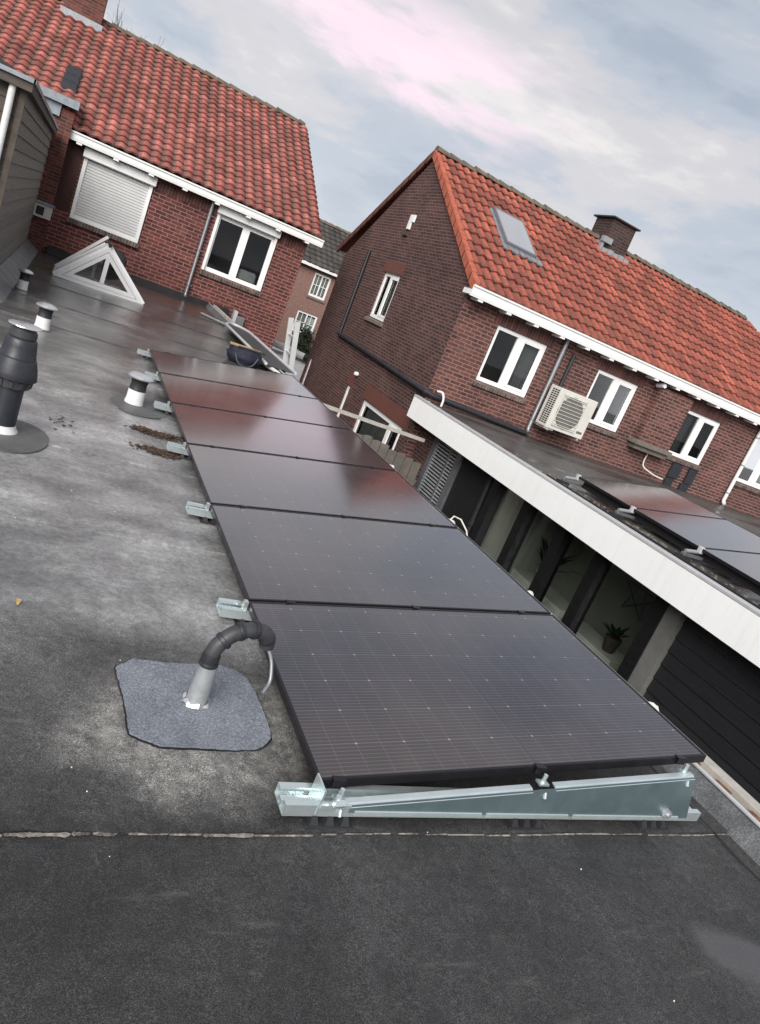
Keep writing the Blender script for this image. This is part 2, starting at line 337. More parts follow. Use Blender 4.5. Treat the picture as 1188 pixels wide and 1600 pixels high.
# solar glass : UV in metres, u along the long side (1.722), v along the short side
t=T('solar_glass'); uv=t.tc.outputs['UV']; s=t.sep(uv)
def stripes(x,period,width,soft=.35):
    fr=t.m_('FRACT',t.m_('DIVIDE',x,period)); d=t.m_('ABSOLUTE',t.m_('SUBTRACT',fr,.5)); d=t.m_('SUBTRACT',.5,d)   # 0 on the line
    d=t.m_('MULTIPLY',d,period)
    return t.ramp(t.m_('DIVIDE',d,width),[(1-soft,1),(1.0,0)])
U=t.m_('SUBTRACT',s[0],.0); V=s[1]
bus=stripes(V,.0187,.0026,.7)
cellu=stripes(U,.0940,.0016); cellv=stripes(V,.1870,.0018)
mid=t.ramp(t.m_('ABSOLUTE',t.m_('SUBTRACT',U,.861)),[(.004,1),(.0065,0)])
du=t.m_('FRACT',t.m_('DIVIDE',U,.188)); du=t.m_('MULTIPLY',t.m_('SUBTRACT',.5,t.m_('ABSOLUTE',t.m_('SUBTRACT',du,.5))),.188)
dv=t.m_('FRACT',t.m_('DIVIDE',V,.187)); dv=t.m_('MULTIPLY',t.m_('SUBTRACT',.5,t.m_('ABSOLUTE',t.m_('SUBTRACT',dv,.5))),.187)
dia=t.ramp(t.m_('ADD',du,dv),[(.006,1),(.0075,0)])
nb=t.noise(1.4,det=5); c=t.ramp(nb,[(.3,(.009,.005,.007)),(.7,(.016,.009,.011))])
cu=t.m_('FLOOR',t.m_('DIVIDE',U,.094)); cvv=t.m_('FLOOR',t.m_('DIVIDE',V,.187))
cw=t.n('ShaderNodeTexWhiteNoise',{'Vector':t.n('ShaderNodeCombineXYZ',{0:cu,1:cvv}).outputs[0]}).outputs[0]
c=t.mix(1.0,c,t.ramp(cw,[(0,.85),(1,1.15)]),'MULTIPLY')
c=t.mix(t.m_('MULTIPLY',bus,.5),c,(.12,.10,.125))
c=t.mix(t.m_('MULTIPLY',cellv,.45),c,(.15,.135,.15)); c=t.mix(t.m_('MULTIPLY',cellu,.30),c,(.14,.13,.15)); c=t.mix(t.m_('MULTIPLY',mid,.85),c,(.012,.012,.014)); c=t.mix(t.m_('MULTIPLY',dia,.6),c,(.4,.38,.4))
dust=t.noise(2.3,det=10,rough=.7,vec=t.mapping(t.tc.outputs['Object'],(1,.7,1))); c=t.mix(t.ramp(dust,[(.45,.0),(.72,.07)]),c,(.30,.27,.27))
t.set('Base Color',c); t.set('Roughness',t.ramp(dust,[(.35,.12),(.7,.2)])); t.set('Specular IOR Level',.5); t.set('IOR',1.5)
t.set('Coat Weight',1.0); t.set('Coat Roughness',.11); t.set('Coat IOR',1.75)
t.bump(t.noise(1.1,det=2),.06,.05)
# window glass
t=T('window_glass'); t.N.remove(t.b)
gl=t.n('ShaderNodeBsdfGlossy',{'Color':(.95,.97,1),'Roughness':.02}); tr=t.n('ShaderNodeBsdfTransparent',{'Color':(.86,.9,.88)}); fz=t.n('ShaderNodeFresnel',{'IOR':1.45})
mx_=t.n('ShaderNodeMixShader',{0:fz.outputs[0]}); t.L.new(tr.outputs[0],mx_.inputs[1]); t.L.new(gl.outputs[0],mx_.inputs[2]); t.L.new(mx_.outputs[0],t.o.inputs[0])
t=T('door_glass'); t.N.remove(t.b)
gl=t.n('ShaderNodeBsdfGlossy',{'Color':(.95,.97,1),'Roughness':.05}); tr=t.n('ShaderNodeBsdfTransparent',{'Color':(.80,.84,.80)}); fz=t.n('ShaderNodeFresnel',{'IOR':1.22})
mx_=t.n('ShaderNodeMixShader',{0:fz.outputs[0]}); t.L.new(tr.outputs[0],mx_.inputs[1]); t.L.new(gl.outputs[0],mx_.inputs[2]); t.L.new(mx_.outputs[0],t.o.inputs[0])
t=T('roof_window_glass'); t.set('Base Color',(.86,.89,.93)); t.set('Roughness',.06); t.set('Metallic',.95)
t=T('green_glass'); t.set('Base Color',(.015,.035,.033)); t.set('Roughness',.06); t.set('Specular IOR Level',.7)
# grey shed cladding : planks by UV v
def planks(name,c1,c2,ph=.16,rough=.8):
    t=T(name); uv=t.tc.outputs['UV']; s=t.sep(uv); fv=t.m_('FLOOR',t.m_('DIVIDE',s[1],ph))
    wn=t.n('ShaderNodeTexWhiteNoise',{'Vector':t.n('ShaderNodeCombineXYZ',{0:fv}).outputs[0]}).outputs[0]
    g=t.noise(3,vec=t.mapping(uv,(1.2,14,1)),det=8,rough=.7); c=t.ramp(g,[(.3,c1),(.7,c2)]); c=t.mix(1.0,c,t.ramp(wn,[(0,.8),(1,1.15)]),'MULTIPLY')
    t.set('Base Color',c); t.set('Roughness',rough); t.bump(g,.3,.006)
planks('boards_grey',(.10,.09,.075),(.24,.22,.19)); planks('boards_dark',(.055,.045,.038),(.11,.09,.075)); planks('siding_black',(.010,.011,.013),(.022,.023,.026),.2,.5)

# ================================================================= mesh helpers
C=sc.collection
def uvbox(bm):
    l=bm.loops.layers.uv.verify()
    for f in bm.faces:
        n=f.normal; ax=max(range(3),key=lambda i:abs(n[i]))
        for lp in f.loops:
            c=lp.vert.co
            lp[l].uv=(c.y,c.z) if ax==0 else ((c.x,c.z) if ax==1 else (c.x,c.y))
class MB:
    def __init__(s): s.bm=bmesh.new()
    def box(s,a,b,bev=0):
        x0,x1=sorted((a[0],b[0]));y0,y1=sorted((a[1],b[1]));z0,z1=sorted((a[2],b[2]))
        vs=[s.bm.verts.new(p) for p in ((x0,y0,z0),(x1,y0,z0),(x1,y1,z0),(x0,y1,z0),(x0,y0,z1),(x1,y0,z1),(x1,y1,z1),(x0,y1,z1))]
        fs=[s.bm.faces.new([vs[i] for i in q]) for q in ((0,3,2,1),(4,5,6,7),(0,1,5,4),(1,2,6,5),(2,3,7,6),(3,0,4,7))]
        if bev:
            es=list({e for f in fs for e in f.edges}); bmesh.ops.bevel(s.bm,geom=es,offset=bev,segments=2,affect='EDGES',profile=.5)
        return s
    def hexa(s,p,bev=0):
        vs=[s.bm.verts.new(q) for q in p]
        fs=[s.bm.faces.new([vs[i] for i in q]) for q in ((0,3,2,1),(4,5,6,7),(0,1,5,4),(1,2,6,5),(2,3,7,6),(3,0,4,7))]
        if bev:
            es=list({e for f in fs for e in f.edges}); bmesh.ops.bevel(s.bm,geom=es,offset=bev,segments=2,affect='EDGES')
        return s
    def beam(s,a,b,w,h,up=(0,0,1)):
        a=Vector(a);b=Vector(b);d=(b-a).normalized();u=Vector(up);r=d.cross(u).normalized();u=r.cross(d)
        r*=w/2;u*=h/2
        return s.hexa([a-r-u,a+r-u,b+r-u,b-r-u,a-r+u,a+r+u,b+r+u,b-r+u])
    def prism(s,poly,axis,lo,hi):
        def P(p,t):
            if axis=='x': return (t,p[0],p[1])
            if axis=='y': return (p[0],t,p[1])
            return (p[0],p[1],t)
        A=[s.bm.verts.new(P(p,lo)) for p in poly];B=[s.bm.verts.new(P(p,hi)) for p in poly]
        n=len(poly); s.bm.faces.new(A); s.bm.faces.new(B[::-1])
        for i in range(n): s.bm.faces.new((A[i],B[i],B[(i+1)%n],A[(i+1)%n]))
        return s
    def quad(s,*p):
        s.bm.faces.new([s.bm.verts.new(q) for q in p]); return s
    def ring(s,rings,close=True,cap=True):
        V=[[s.bm.verts.new(p) for p in r] for r in rings]
        n=len(V[0])
        for A,B in zip(V,V[1:]):
            for i in range(n): s.bm.faces.new((A[i],A[(i+1)%n],B[(i+1)%n],B[i]))
        if cap: s.bm.faces.new(V[0][::-1]); s.bm.faces.new(V[-1])
        return s
    def lathe(s,c,prof,n=28,cap=True):
        return s.ring([[(c[0]+r*math.cos(2*math.pi*i/n),c[1]+r*math.sin(2*math.pi*i/n),c[2]+z) for i in range(n)] for r,z in prof],cap=cap)
    def tube(s,pts,r,n=12,cap=True):
        pts=[Vector(p) for p in pts]; rr=r if isinstance(r,(list,tuple)) else [r]*len(pts); R_=[];pu=None
        for i,p in enumerate(pts):
            d=((pts[min(i+1,len(pts)-1)]-pts[max(i-1,0)])).normalized()
            if pu is None: pu=d.orthogonal().normalized()
            pu=(pu-d*pu.dot(d)).normalized(); q=d.cross(pu)
            R_.append([p+(pu*math.cos(2*math.pi*k/n)+q*math.sin(2*math.pi*k/n))*rr[i] for k in range(n)])
        return s.ring(R_,cap=cap)
def build(mb,name,mat,parent=None,label=None,cat=None,group=None,kind=None,smooth=False,base=None,uv=True):
    bm=mb.bm if isinstance(mb,MB) else mb
    bm.normal_update()
    try: bmesh.ops.recalc_face_normals(bm,faces=bm.faces[:])
    except Exception: pass
    if uv: uvbox(bm)
    me=bpy.data.meshes.new(name)
    o=bpy.data.objects.new(name,me)
    if parent is None:
        xs=[v.co for v in bm.verts]; org=Vector(base) if base else Vector(((min(v.x for v in xs)+max(v.x for v in xs))/2,(min(v.y for v in xs)+max(v.y for v in xs))/2,min(v.z for v in xs)))
        if kind=='structure' and base is None: org=Vector((0,0,0))
        o.location=org
    else:
        org=Vector((0,0,0)); q=parent
        while q: org+=q.location; q=q.parent
        o.parent=parent
    for v in bm.verts: v.co-=org
    bm.to_mesh(me); bm.free()
    me.materials.append(M[mat])
    if smooth:
        for p in me.polygons: p.use_smooth=True
        me.set_sharp_from_angle(angle=R(38))
    C.objects.link(o); tag(o,label,cat,group,kind); return o
def tag(o,label=None,cat=None,group=None,kind=None):
    if label:o['label']=label
    if cat:o['category']=cat
    if group:o['group']=group
    if kind:o['kind']=kind
def thing(name,loc,label,cat,group=None):
    o=bpy.data.objects.new(name,None); o.location=loc; o.empty_display_size=.1; C.objects.link(o); tag(o,label,cat,group); return o
def dup(root,off,label):
    r=root.copy(); C.objects.link(r); r.location=root.location+Vector(off); r['label']=label
    for ch in list(root.children):
        c=ch.copy(); C.objects.link(c); c.parent=r
        for g in ch.children:
            d=g.copy(); C.objects.link(d); d.parent=c
    return r
def RZ(x): return .025*x      # the flat roof drains slightly to the left

# ================================================================= ground, courtyard
GZ=-2.9
build(MB().quad((-400,-200,GZ),(400,-200,GZ),(400,600,GZ),(-400,600,GZ)),'ground','soil',kind='structure')
build(MB().quad((2.3,-6,GZ+.004),(5.6,-6,GZ+.004),(5.6,17,GZ+.004),(2.3,17,GZ+.004)),'courtyard_paving','paving',kind='structure')
build(MB().quad((3.9,18.5,GZ+.006),(16,18.5,GZ+.006),(16,25,GZ+.006),(3.9,25,GZ+.006)),'street','street',kind='structure')

# ================================================================= our flat roof (overlapping felt strips with real laps)
bm=bmesh.new(); ys=[-6,-3.2,-1.9,-.10,.86,1.88,3.1,4.45,5.6,7.35,9.0,10.9,13.0,15.9]
rnd=random.Random(3); X0,X1=-4.2,1.95; nx=120
edges=[]
for k,y in enumerate(ys):
    amp=.006 if k not in(0,len(ys)-1) else 0; ph=rnd.random()*6
    edges.append([y+amp*math.sin(i*.35+ph)+amp*.8*(rnd.random()-.5)*1.2 for i in range(nx+1)])
for k in range(len(ys)-1):
    lo=[];hi=[]
    for i in range(nx+1):
        x=X0+(X1-X0)*i/nx
        lo.append(bm.verts.new((x,edges[k][i],RZ(x)+(.009 if k else 0)))); hi.append(bm.verts.new((x,edges[k+1][i]+.0,RZ(x)+.0)))
    for i in range(nx): bm.faces.new((lo[i],lo[i+1],hi[i+1],hi[i]))
    if k:   # the small step of the lap
        d=[bm.verts.new((v.co.x,v.co.y,v.co.z-.009)) for v in lo]
        for i in range(nx): bm.faces.new((d[i],d[i+1],lo[i+1],lo[i]))
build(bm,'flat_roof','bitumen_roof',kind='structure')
build(MB().box((-4.2,-6,-.35),(1.95,15.9,-.14)),'roof_slab','felt_dark',kind='structure')
# chalky edge of the nearest lap
bm=bmesh.new(); rnd=random.Random(5)
x=-1.3
while x<1.86:
    seg=rnd.uniform(.04,.2); wl=rnd.uniform(.0012,.0046)*(1.3 if x<-.35 else .7); gap=rnd.choice([0,0,0,.002,.006,.03])
    if x>.3 and x<1.0 : wl*=.8
    y=-.108+.004*math.sin(x*7)
    n=max(2,int(seg/.006)); A=[];B=[]
    for i in range(n+1):
        xx=x+seg*i/n; e=wl*(.15+.75*abs(math.sin(xx*23+math.sin(xx*7)*3))+.7*rnd.random()) if 0<i<n else .001
        A.append(bm.verts.new((xx,y-e,RZ(xx)+.0035))); B.append(bm.verts.new((xx,y+e*.7,RZ(xx)+.0075)))
    for i in range(n): bm.faces.new((A[i],A[i+1],B[i+1],B[i]))
    x+=seg+gap
tgt=build(bm,'chalk_line','seam_chalk',kind='structure')
# roof cover strip beside the edge, with its black lap line
bm=bmesh.new(); rnd=random.Random(11); pts=[]; n=260
for i in range(n+1):
    y=-4+19.5*i/n; x=1.855+.012*math.sin(y*2.1)+.006*rnd.uniform(-1,1); pts.append((x,y))
A=[bm.verts.new((x-.004-.003*rnd.random(),y,RZ(x)+.009)) for x,y in pts]; B=[bm.verts.new((x+.004,y,RZ(x)+.010)) for x,y in pts]
for i in range(n): bm.faces.new((A[i],A[i+1],B[i+1],B[i]))
build(bm,'lap_line','bitumen_black',kind='structure')

# roof edge : upstand, trim, lined gutter, timber beam
e=thing('roof_edge',(2.1,0,0),'raised roof edge with metal trim, rusty channel and pale timber along the flat roof','roof edge')
m=MB().hexa([(1.94,-6,-.1),(2.02,-6,-.1),(2.02,15.85,-.1),(1.94,15.85,-.1),(1.945,-6,RZ(1.9)+.004),(2.02,-6,.145),(2.02,15.85,.145),(1.945,15.85,RZ(1.9)+.004)])
build(m,'upstand','felt_light',e)
build(MB().box((2.008,-6,.147),(2.032,15.85,.155)).box((2.0245,-6,.05),(2.032,15.85,.147)),'edge_trim','alu_trim',e)
bm=MB(); rnd=random.Random(2)
bm.box((2.033,-6,.02),(2.12,15.85,.115)); y=-3
while y<14:
    bm.box((2.035,y,.113),(2.118,y+rnd.uniform(.05,.13),.12+rnd.uniform(.004,.016)),.003); y+=rnd.uniform(.12,.2)
build(bm,'gutter_channel','rust_brown',e)
build(MB().box((2.12,-6,-.1),(2.195,15.85,.152),.006),'timber_beam','raw_timber',e)
wl=build(MB().box((2.0,-6,GZ),(2.18,15.85,-.11)),'garden_side_wall','siding_black',label='unseen outer wall darkened against reflections below the right edge of the flat roof',cat='wall')  # unseen wall, made dark so the glass front reflects little of it

# ================================================================= solar panels
TILT=.1426; PW=1.722; SP=1.1749; PD=1.157; ca,sa=math.cos(TILT),math.sin(TILT)
def make_panel(org,label,group,h0,pw=PW):
    t=thing('solar_panel',org,label,'solar panel',group)
    o=Vector(org)
    def F(u,v,w): return (o.x+u*ca-w*sa, o.y+v, o.z+u*sa+w*ca)
    def bx(mb,a,b): 
        mb.hexa([F(a[0],a[1],a[2]),F(b[0],a[1],a[2]),F(b[0],b[1],a[2]),F(a[0],b[1],a[2]),F(a[0],a[1],b[2]),F(b[0],a[1],b[2]),F(b[0],b[1],b[2]),F(a[0],b[1],b[2])])
    fr=MB(); k=.011
    bx(fr,(0,0,-.035),(pw,k,0)); bx(fr,(0,PD-k,-.035),(pw,PD,0)); bx(fr,(0,k,-.035),(k,PD-k,0)); bx(fr,(pw-k,k,-.035),(pw,PD-k,0))
    build(fr,'frame','anodised_frame',t)
    bm=bmesh.new(); l=bm.loops.layers.uv.verify()
    q=[(k,k),(pw-k,k),(pw-k,PD-k),(k,PD-k)]
    vs=[bm.verts.new(F(a,b,-.002)) for a,b in q]; f=bm.faces.new(vs)
    for lp,(a,b) in zip(f.loops,q): lp[l].uv=(a+ (0.0), b+.018)
    build(bm,'cell_glass','solar_glass',t,uv=False)
    b=MB(); bx(b,(k,k,-.012),(pw-k,PD-k,-.006)); build(b,'back_sheet','black_rubber',t)
    return t
names=['nearest black solar panel, its front edge resting on the wedge shaped steel plate','second black solar panel from the camera, just behind the pipe bend','third solar panel from the camera in the long row','fourth solar panel from the camera, pale sky reflected across it','fifth solar panel, beside the small roof vent, second from the far end of the row','farthest solar panel of the long row, in front of the tool bag']
g='black solar panels in the long tilted row'
p0=make_panel((0,.009,.112),names[0],g,.1)
for k in range(1,6): dup(p0,(0,k*SP,0),names[k])
# mounting rails under the seams
def make_rail(y,first,label,x0=-.12,x1=1.76,zf=0.0,org=None,tx=0,ty=0,group='galvanised mounting rails under the solar panels',plate=True,wedgex=(.1,1.62)):
    t=thing('mounting_rail',(0,y,0),label,'mounting rail',group)
    def zb(x): return RZ(x)+.036
    def P(x,yy,dz): return (x,y+yy,zb(x)+dz)
    m=MB()
    def strip(ya,yb,za,zb_,xa=x0,xb=x1):
        m.hexa([P(xa,ya,za),P(xb,ya,za),P(xb,yb,za),P(xa,yb,za),P(xa,ya,zb_),P(xb,ya,zb_),P(xb,yb,zb_),P(xa,yb,zb_)])
    strip(-.05,.05,0,.003); strip(-.05,-.047,.003,.042); strip(.047,.05,.003,.042)
    strip(-.047,-.026,.039,.042); strip(.026,.047,.039,.042); strip(-.029,-.026,.028,.039); strip(.026,.029,.028,.039)
    strip(-.012,-.009,.003,.022); strip(.009,.012,.003,.022); strip(-.012,.012,.022,.025)
    build(m,'rail','galvanised',t)
    if plate:
        w=MB()
        xa,xb=wedgex
        def top(x): return .112+x*math.tan(TILT)-.0375
        yo=-.033
        def q(x,yy,z): return (x,y+yy,z)
        zb0=zb(xa)+.043; zb1=zb(xb)+.02
        zl=lambda x: zb(x)+.020
        # web
        w.hexa([q(xa,yo-.0215,zl(xa)),q(xb+.06,yo-.0215,zl(xb)),q(xb+.06,yo-.0195,zl(xb)),q(xa,yo-.0195,zl(xa)),q(xa,yo-.0215,top(xa)-.001),q(xb-.03,yo-.0215,top(xb-.03)-.001),q(xb-.03,yo-.0195,top(xb-.03)-.001),q(xa,yo-.0195,top(xa)-.001)])
        build(w,'wedge_plate','galvanised_plate',t)
        w=MB()
        for a,b in ((xa-.02,.80),(.90,xb-.03)):
            w.hexa([q(a,yo-.0235,top(a)-.010),q(b,yo-.0235,top(b)-.010),q(b,yo-.0217,top(b)-.010),q(a,yo-.0217,top(a)-.010),q(a,yo-.010,top(a)),q(b,yo-.010,top(b)),q(b,yo+.012,top(b)),q(a,yo+.012,top(a))])
        for a,b in ((xa+.02,.62),(.64,1.02),(1.045,xb+.0)):
            w.hexa([q(a,yo-.028,zl(a)-.006),q(b,yo-.028,zl(b)-.006),q(b,yo-.0217,zl(b)-.006),q(a,yo-.0217,zl(a)-.006),q(a,yo-.026,zl(a)+.007),q(b,yo-.026,zl(b)+.007),q(b,yo-.0217,zl(b)+.009),q(a,yo-.0217,zl(a)+.009)])
        build(w,'wedge_flange','galvanised',t)
    for i,x in enumerate((.045,.84,1.5)):
        f=MB(); z=RZ(x)+.006
        f.box((x-.085,y-.075,z),(x+.085,y+.07,z+.008),.003)
        for dx in (-.055,0,.055):
            f.hexa([(x+dx-.016,y-.068,z+.008),(x+dx+.016,y-.068,z+.008),(x+dx+.016,y+.06,z+.008),(x+dx-.016,y+.06,z+.008),(x+dx-.009,y-.056,z+.031),(x+dx+.009,y-.056,z+.031),(x+dx+.009,y+.05,z+.031),(x+dx-.009,y+.05,z+.031)])
        build(f,'rubber_foot','black_rubber',t)
    for x in ((.07,.86,1.56) if first else (.2,.86,1.5)):
        zt=.112+x*math.tan(TILT)
        c=MB()
        if first:
            c.box((x-.024,y+.018,zt-.003),(x+.024,y+.036,zt+.0025)); c.box((x-.024,y+.012,zt-.028),(x+.024,y+.0178,zt+.0025))
            build(c,'clamp','anodised_frame',t)
            b=MB().tube([(x,y-.018,zt-.036),(x,y-.018,zt-.004)],.008,10).box((x-.022,y-.034,zt-.043),(x+.022,y-.004,zt-.035)).tube([(x+.0,y-.060,zt-.075),(x,y-.050,zt-.055)],.007,8)
            build(b,'bolt','galvanised',t)
        else:
            c.box((x-.022,y-.013,zt-.004),(x+.022,y+.013,zt+.0035)); build(c,'clamp','anodised_frame',t)
    if first:
        b=MB().tube([(1.53,y-.075,.125),(1.53,y-.05,.125)],.019,8).tube([(1.53,y-.082,.125),(1.53,y-.05,.125)],.010,8); build(b,'hex_bolt','alu',t,smooth=False)
        b=MB().box((-.012,y-.053,.045),(-.006,y+.03,.135)).box((-.006,y-.053,.075),(.035,y-.045,.09)).tube([(.025,y-.07,.105),(.06,y-.066,.106)],.013,8).tube([(.04,y-.058,.092),(.04,y-.058,.125)],.009,8).hexa([(-.006,y-.058,.07),(.1,y-.058,.078),(.1,y-.05,.078),(-.006,y-.05,.07),(-.006,y-.058,.084),(.1,y-.058,.088),(.1,y-.05,.088),(-.006,y-.05,.084)])
        build(b,'end_bracket','galvanised',t)
    else:
        b=MB().box((-.022,y-.032,.05),(-.004,y-.004,.116)).box((-.03,y-.03,.045),(.02,y+.03,.05)); build(b,'end_bracket','alu',t)
    return t
make_rail(-.015,True,'nearest mounting rail with the long wedge shaped steel plate at the row front')
rl=['mounting rail end beside the bend of the vent pipe','mounting rail end below the second panel seam, third from the camera','mounting rail end beside the brown debris streaks','mounting rail end just in front of the small white vent pipe','mounting rail end just behind the small white vent pipe','farthest mounting rail, sticking out at the far corner of the solar row']
r1=make_rail(SP,False,rl[0],plate=False)
for k in range(2,7): dup(r1,(0,(k-1)*SP,0),rl[k-1])
# pale ends sticking past the high side
def pblock(x,y,z,lab):
    bm=bmesh.new(); bmesh.ops.create_icosphere(bm,subdivisions=2,radius=1)
    r=random.Random(int(y*100)+3)
    for v in bm.verts: v.co=Vector((x+v.co.x*.042*(1+r.uniform(-.25,.2)),y+v.co.y*.03*(1+r.uniform(-.2,.2)),z+v.co.z*.024*(1+r.uniform(-.3,.2))))
    build(bm,'rail_end_cap','pale_speck',label=lab,cat='cap',group='pale caps on the high side of the rails')
for i,(y,l) in enumerate(((.40,'pale cap poking out behind the nearest panel near the dark siding'),(1.50,'pale cap by the seam between first and second panel'),(2.58,'pale cap with bent cable beside the second seam'),(3.78,'pale cap beside the fourth panel near the wooden fence'))):
    pblock(1.775,y,.315,l)
build(MB().tube([(1.74,2.56,.31),(1.80,2.60,.36),(1.84,2.56,.36),(1.87,2.48,.31),(1.88,2.40,.22)],.006,8),'white_cable','cable_white',label='short white cable loop at the high edge of the third panel',cat='cable',smooth=True)

# ================================================================= pipes on the roof
def bend(pts,n=5):
    P_=[Vector(p) for p in pts]; out=[P_[0]]
    for a,b,c in zip(P_,P_[1:],P_[2:]):
        s_=b.lerp(a,.4); e_=b.lerp(c,.4)
        for i in range(n+1):
            q=i/n; out.append(s_.lerp(b,q).lerp(b.lerp(e_,q),q))
    out.append(P_[-1]); return out
gx,gy,gz=-.300,.515,-.008
g_=thing('vent_pipe_bend',(gx,gy,gz),'black jointed pipe bend on a grey lead sleeve, standing in the blue grey patch','vent pipe')
build(MB().lathe((gx,gy,gz),[(.062,0),(.055,.004),(.044,.012),(.040,.022),(.033,.17),(.030,.172)],28),'lead_sleeve','lead_sleeve',g_,smooth=True)
m=MB(); r=random.Random(4); n=40; rs=[]
for rad,z in ((.047,.008),(.052,.003),(.0425,.016)):
    rs.append([(gx+rad*math.cos(2*math.pi*i/n)*(1+.05*math.sin(i*1.3)),gy+rad*math.sin(2*math.pi*i/n)*(1+.05*math.sin(i*1.3)),gz+z+.010+.006*math.sin(i*.9)) for i in range(n)])
m.ring(rs,cap=False); build(m,'silver_collar','alu',g_,smooth=True)
path=bend([(gx-.004,gy,gz+.165),(gx-.004,gy,.235),(gx+.045,gy+.012,.292),(gx+.11,gy+.03,.312),(gx+.178,gy+.045,.300),(gx+.205,gy+.06,.262),(gx+.208,gy+.065,.235)],4)
build(MB().tube(path,.0295,20),'pipe','grey_black_plastic',g_,smooth=True)
m=MB()
def collar(p,d,r=.0345,l=.018):
    p=Vector(p);d=Vector(d).normalized(); m.tube([p-d*l/2,p-d*l*.3,p+d*l*.3,p+d*l/2],[r*.96,r,r,r*.96],20)
collar((gx-.004,gy,.170),(0,0,1),.036,.014); collar((gx-.004,gy,.196),(0,0,1),.033,.03); collar((gx+.022,gy+.006,.264),(.05,.012,.06)); collar((gx+.075,gy+.02,.302),(.065,.02,.022)); collar((gx+.128,gy+.034,.311),(.07,.02,-.01),.036); collar((gx+.196,gy+.056,.272),(.02,.012,-.035),.033)
build(m,'pipe_collar','black_plastic',g_,smooth=True)
m=MB().tube(bend([(gx+.20,gy+.055,.25),(gx+.235,gy+.03,.20),(gx+.245,gy-.01,.13),(gx+.215,gy-.045,.10)],5),.0075,10)
build(m,'cable','gutter_zinc',g_,smooth=True)
# grey felt patch
poly=[(-.575,.685),(-.51,.752),(-.40,.745),(-.17,.772),(-.105,.745),(-.07,.70),(-.052,.60),(-.045,.47),(-.045,.36),(-.06,.32),(-.11,.272),(-.2,.262),(-.33,.262),(-.45,.262),(-.50,.285),(-.545,.315),(-.55,.42),(-.555,.52),(-.57,.62)]
rnd=random.Random(9); P2=[]
for (a,b),(c,d) in zip(poly,poly[1:]+poly[:1]):
    for i in range(6): 
        P2.append((a+(c-a)*i/6+rnd.uniform(-.002,.002),b+(d-b)*i/6+rnd.uniform(-.002,.002)))
m=MB(); A=[m.bm.verts.new((x,y,RZ(x)+.005)) for x,y in P2]; B=[m.bm.verts.new((x,y,RZ(x)+.0125)) for x,y in P2]
m.bm.faces.new(B)
for i in range(len(A)): m.bm.faces.new((A[i],A[(i+1)%len(A)],B[(i+1)%len(A)],B[i]))
build(m,'roof_patch','patch_grey',label='blue grey granulated felt patch with cut corners around the vent pipe',cat='roof patch')
m=MB(); n=len(P2)
cxp=sum(p[0] for p in P2)/n; cyp=sum(p[1] for p in P2)/n
def sc_(p,k): 
    d=Vector((p[0]-cxp,p[1]-cyp)); L_=d.length; d*= (L_+k)/L_; return (cxp+d.x,cyp+d.y)
r2=random.Random(8)
out_=[sc_(p,.004+.005*max(0,math.sin(i*.09+.6))+r2.uniform(0,.003)) for i,p in enumerate(P2)]
V1=[m.bm.verts.new((x,y,RZ(x)+.0078)) for x,y in P2]; V2=[m.bm.verts.new((x,y,RZ(x)+.0066)) for x,y in out_]
for i in range(n): m.bm.faces.new((V1[i],V1[(i+1)%n],V2[(i+1)%n],V2[i]))
build(m,'bitumen_rim','bitumen_black',label='thin black bitumen rim squeezed out around the blue grey patch',cat='bitumen seam')

def vent(x,y,lab,k=1.0):
    z=RZ(x); t=thing('roof_vent',(x,y,z),lab,'roof vent','short white vent pipes with black bands and metal caps')
    build(MB().lathe((x,y,z),[(.10*k,.004),(.098*k,.010),(.088*k,.014)],28),'flashing','patch_dark',t,smooth=True)
    build(MB().lathe((x,y,z),[(.080*k,.008),(.080*k,.03),(.074*k,.05),(.074*k,.135)],28),'pipe','white_pvc',t,smooth=True)
    build(MB().lathe((x,y,z),[(.074*k,.1355),(.070*k,.14),(.066*k,.19),(.072*k,.222),(.080*k,.235)],28),'band','black_rubber',t,smooth=True)
    build(MB().lathe((x,y,z),[(.085*k,.236),(.106*k,.240),(.112*k,.252),(.104*k,.262),(.085*k,.272),(.05*k,.284),(.004,.286)],32),'cap','alu',t,smooth=True)
vent(-.285,4.72,'white vent pipe with black band and metal cap standing right beside the solar row')
vent(-1.125,6.98,'white vent pipe with metal cap just behind the tall black flue')
vent(-1.487,9.4,'smallest farthest white vent pipe, near the mossy corner and grey shed',.86)
x,y=-1.185,3.17; z=RZ(x)
t=thing('roof_flue',(x,y,z),'tall black plastic flue with cone shaped cowl at the left edge of the roof','flue')
build(MB().lathe((x,y,z),[(.105,.004),(.10,.02),(.088,.035),(.084,.055)],32),'base_collar','white_pvc',t,smooth=True)
build(MB().lathe((x,y,z),[(.080,.04),(.080,.315)],32),'pipe','black_plastic',t,smooth=True)
m=MB().lathe((x,y,z),[(.098,.300),(.104,.305),(.112,.36),(.09,.375)],32)
for i in range(12):
    a=2*math.pi*i/12; c_,s_=math.cos(a),math.sin(a); m.hexa([(x+c_*.100-s_*.012,y+s_*.100+c_*.012,z+.308),(x+c_*.100+s_*.012,y+s_*.100-c_*.012,z+.308),(x+c_*.113+s_*.012,y+s_*.113-c_*.012,z+.312),(x+c_*.113-s_*.012,y+s_*.113+c_*.012,z+.312),(x+c_*.106-s_*.012,y+s_*.106+c_*.012,z+.352),(x+c_*.106+s_*.012,y+s_*.106-c_*.012,z+.352),(x+c_*.119+s_*.012,y+s_*.119-c_*.012,z+.352),(x+c_*.119-s_*.012,y+s_*.119+c_*.012,z+.352)])
build(m,'louvre_ring','grey_black_plastic',t,smooth=True)
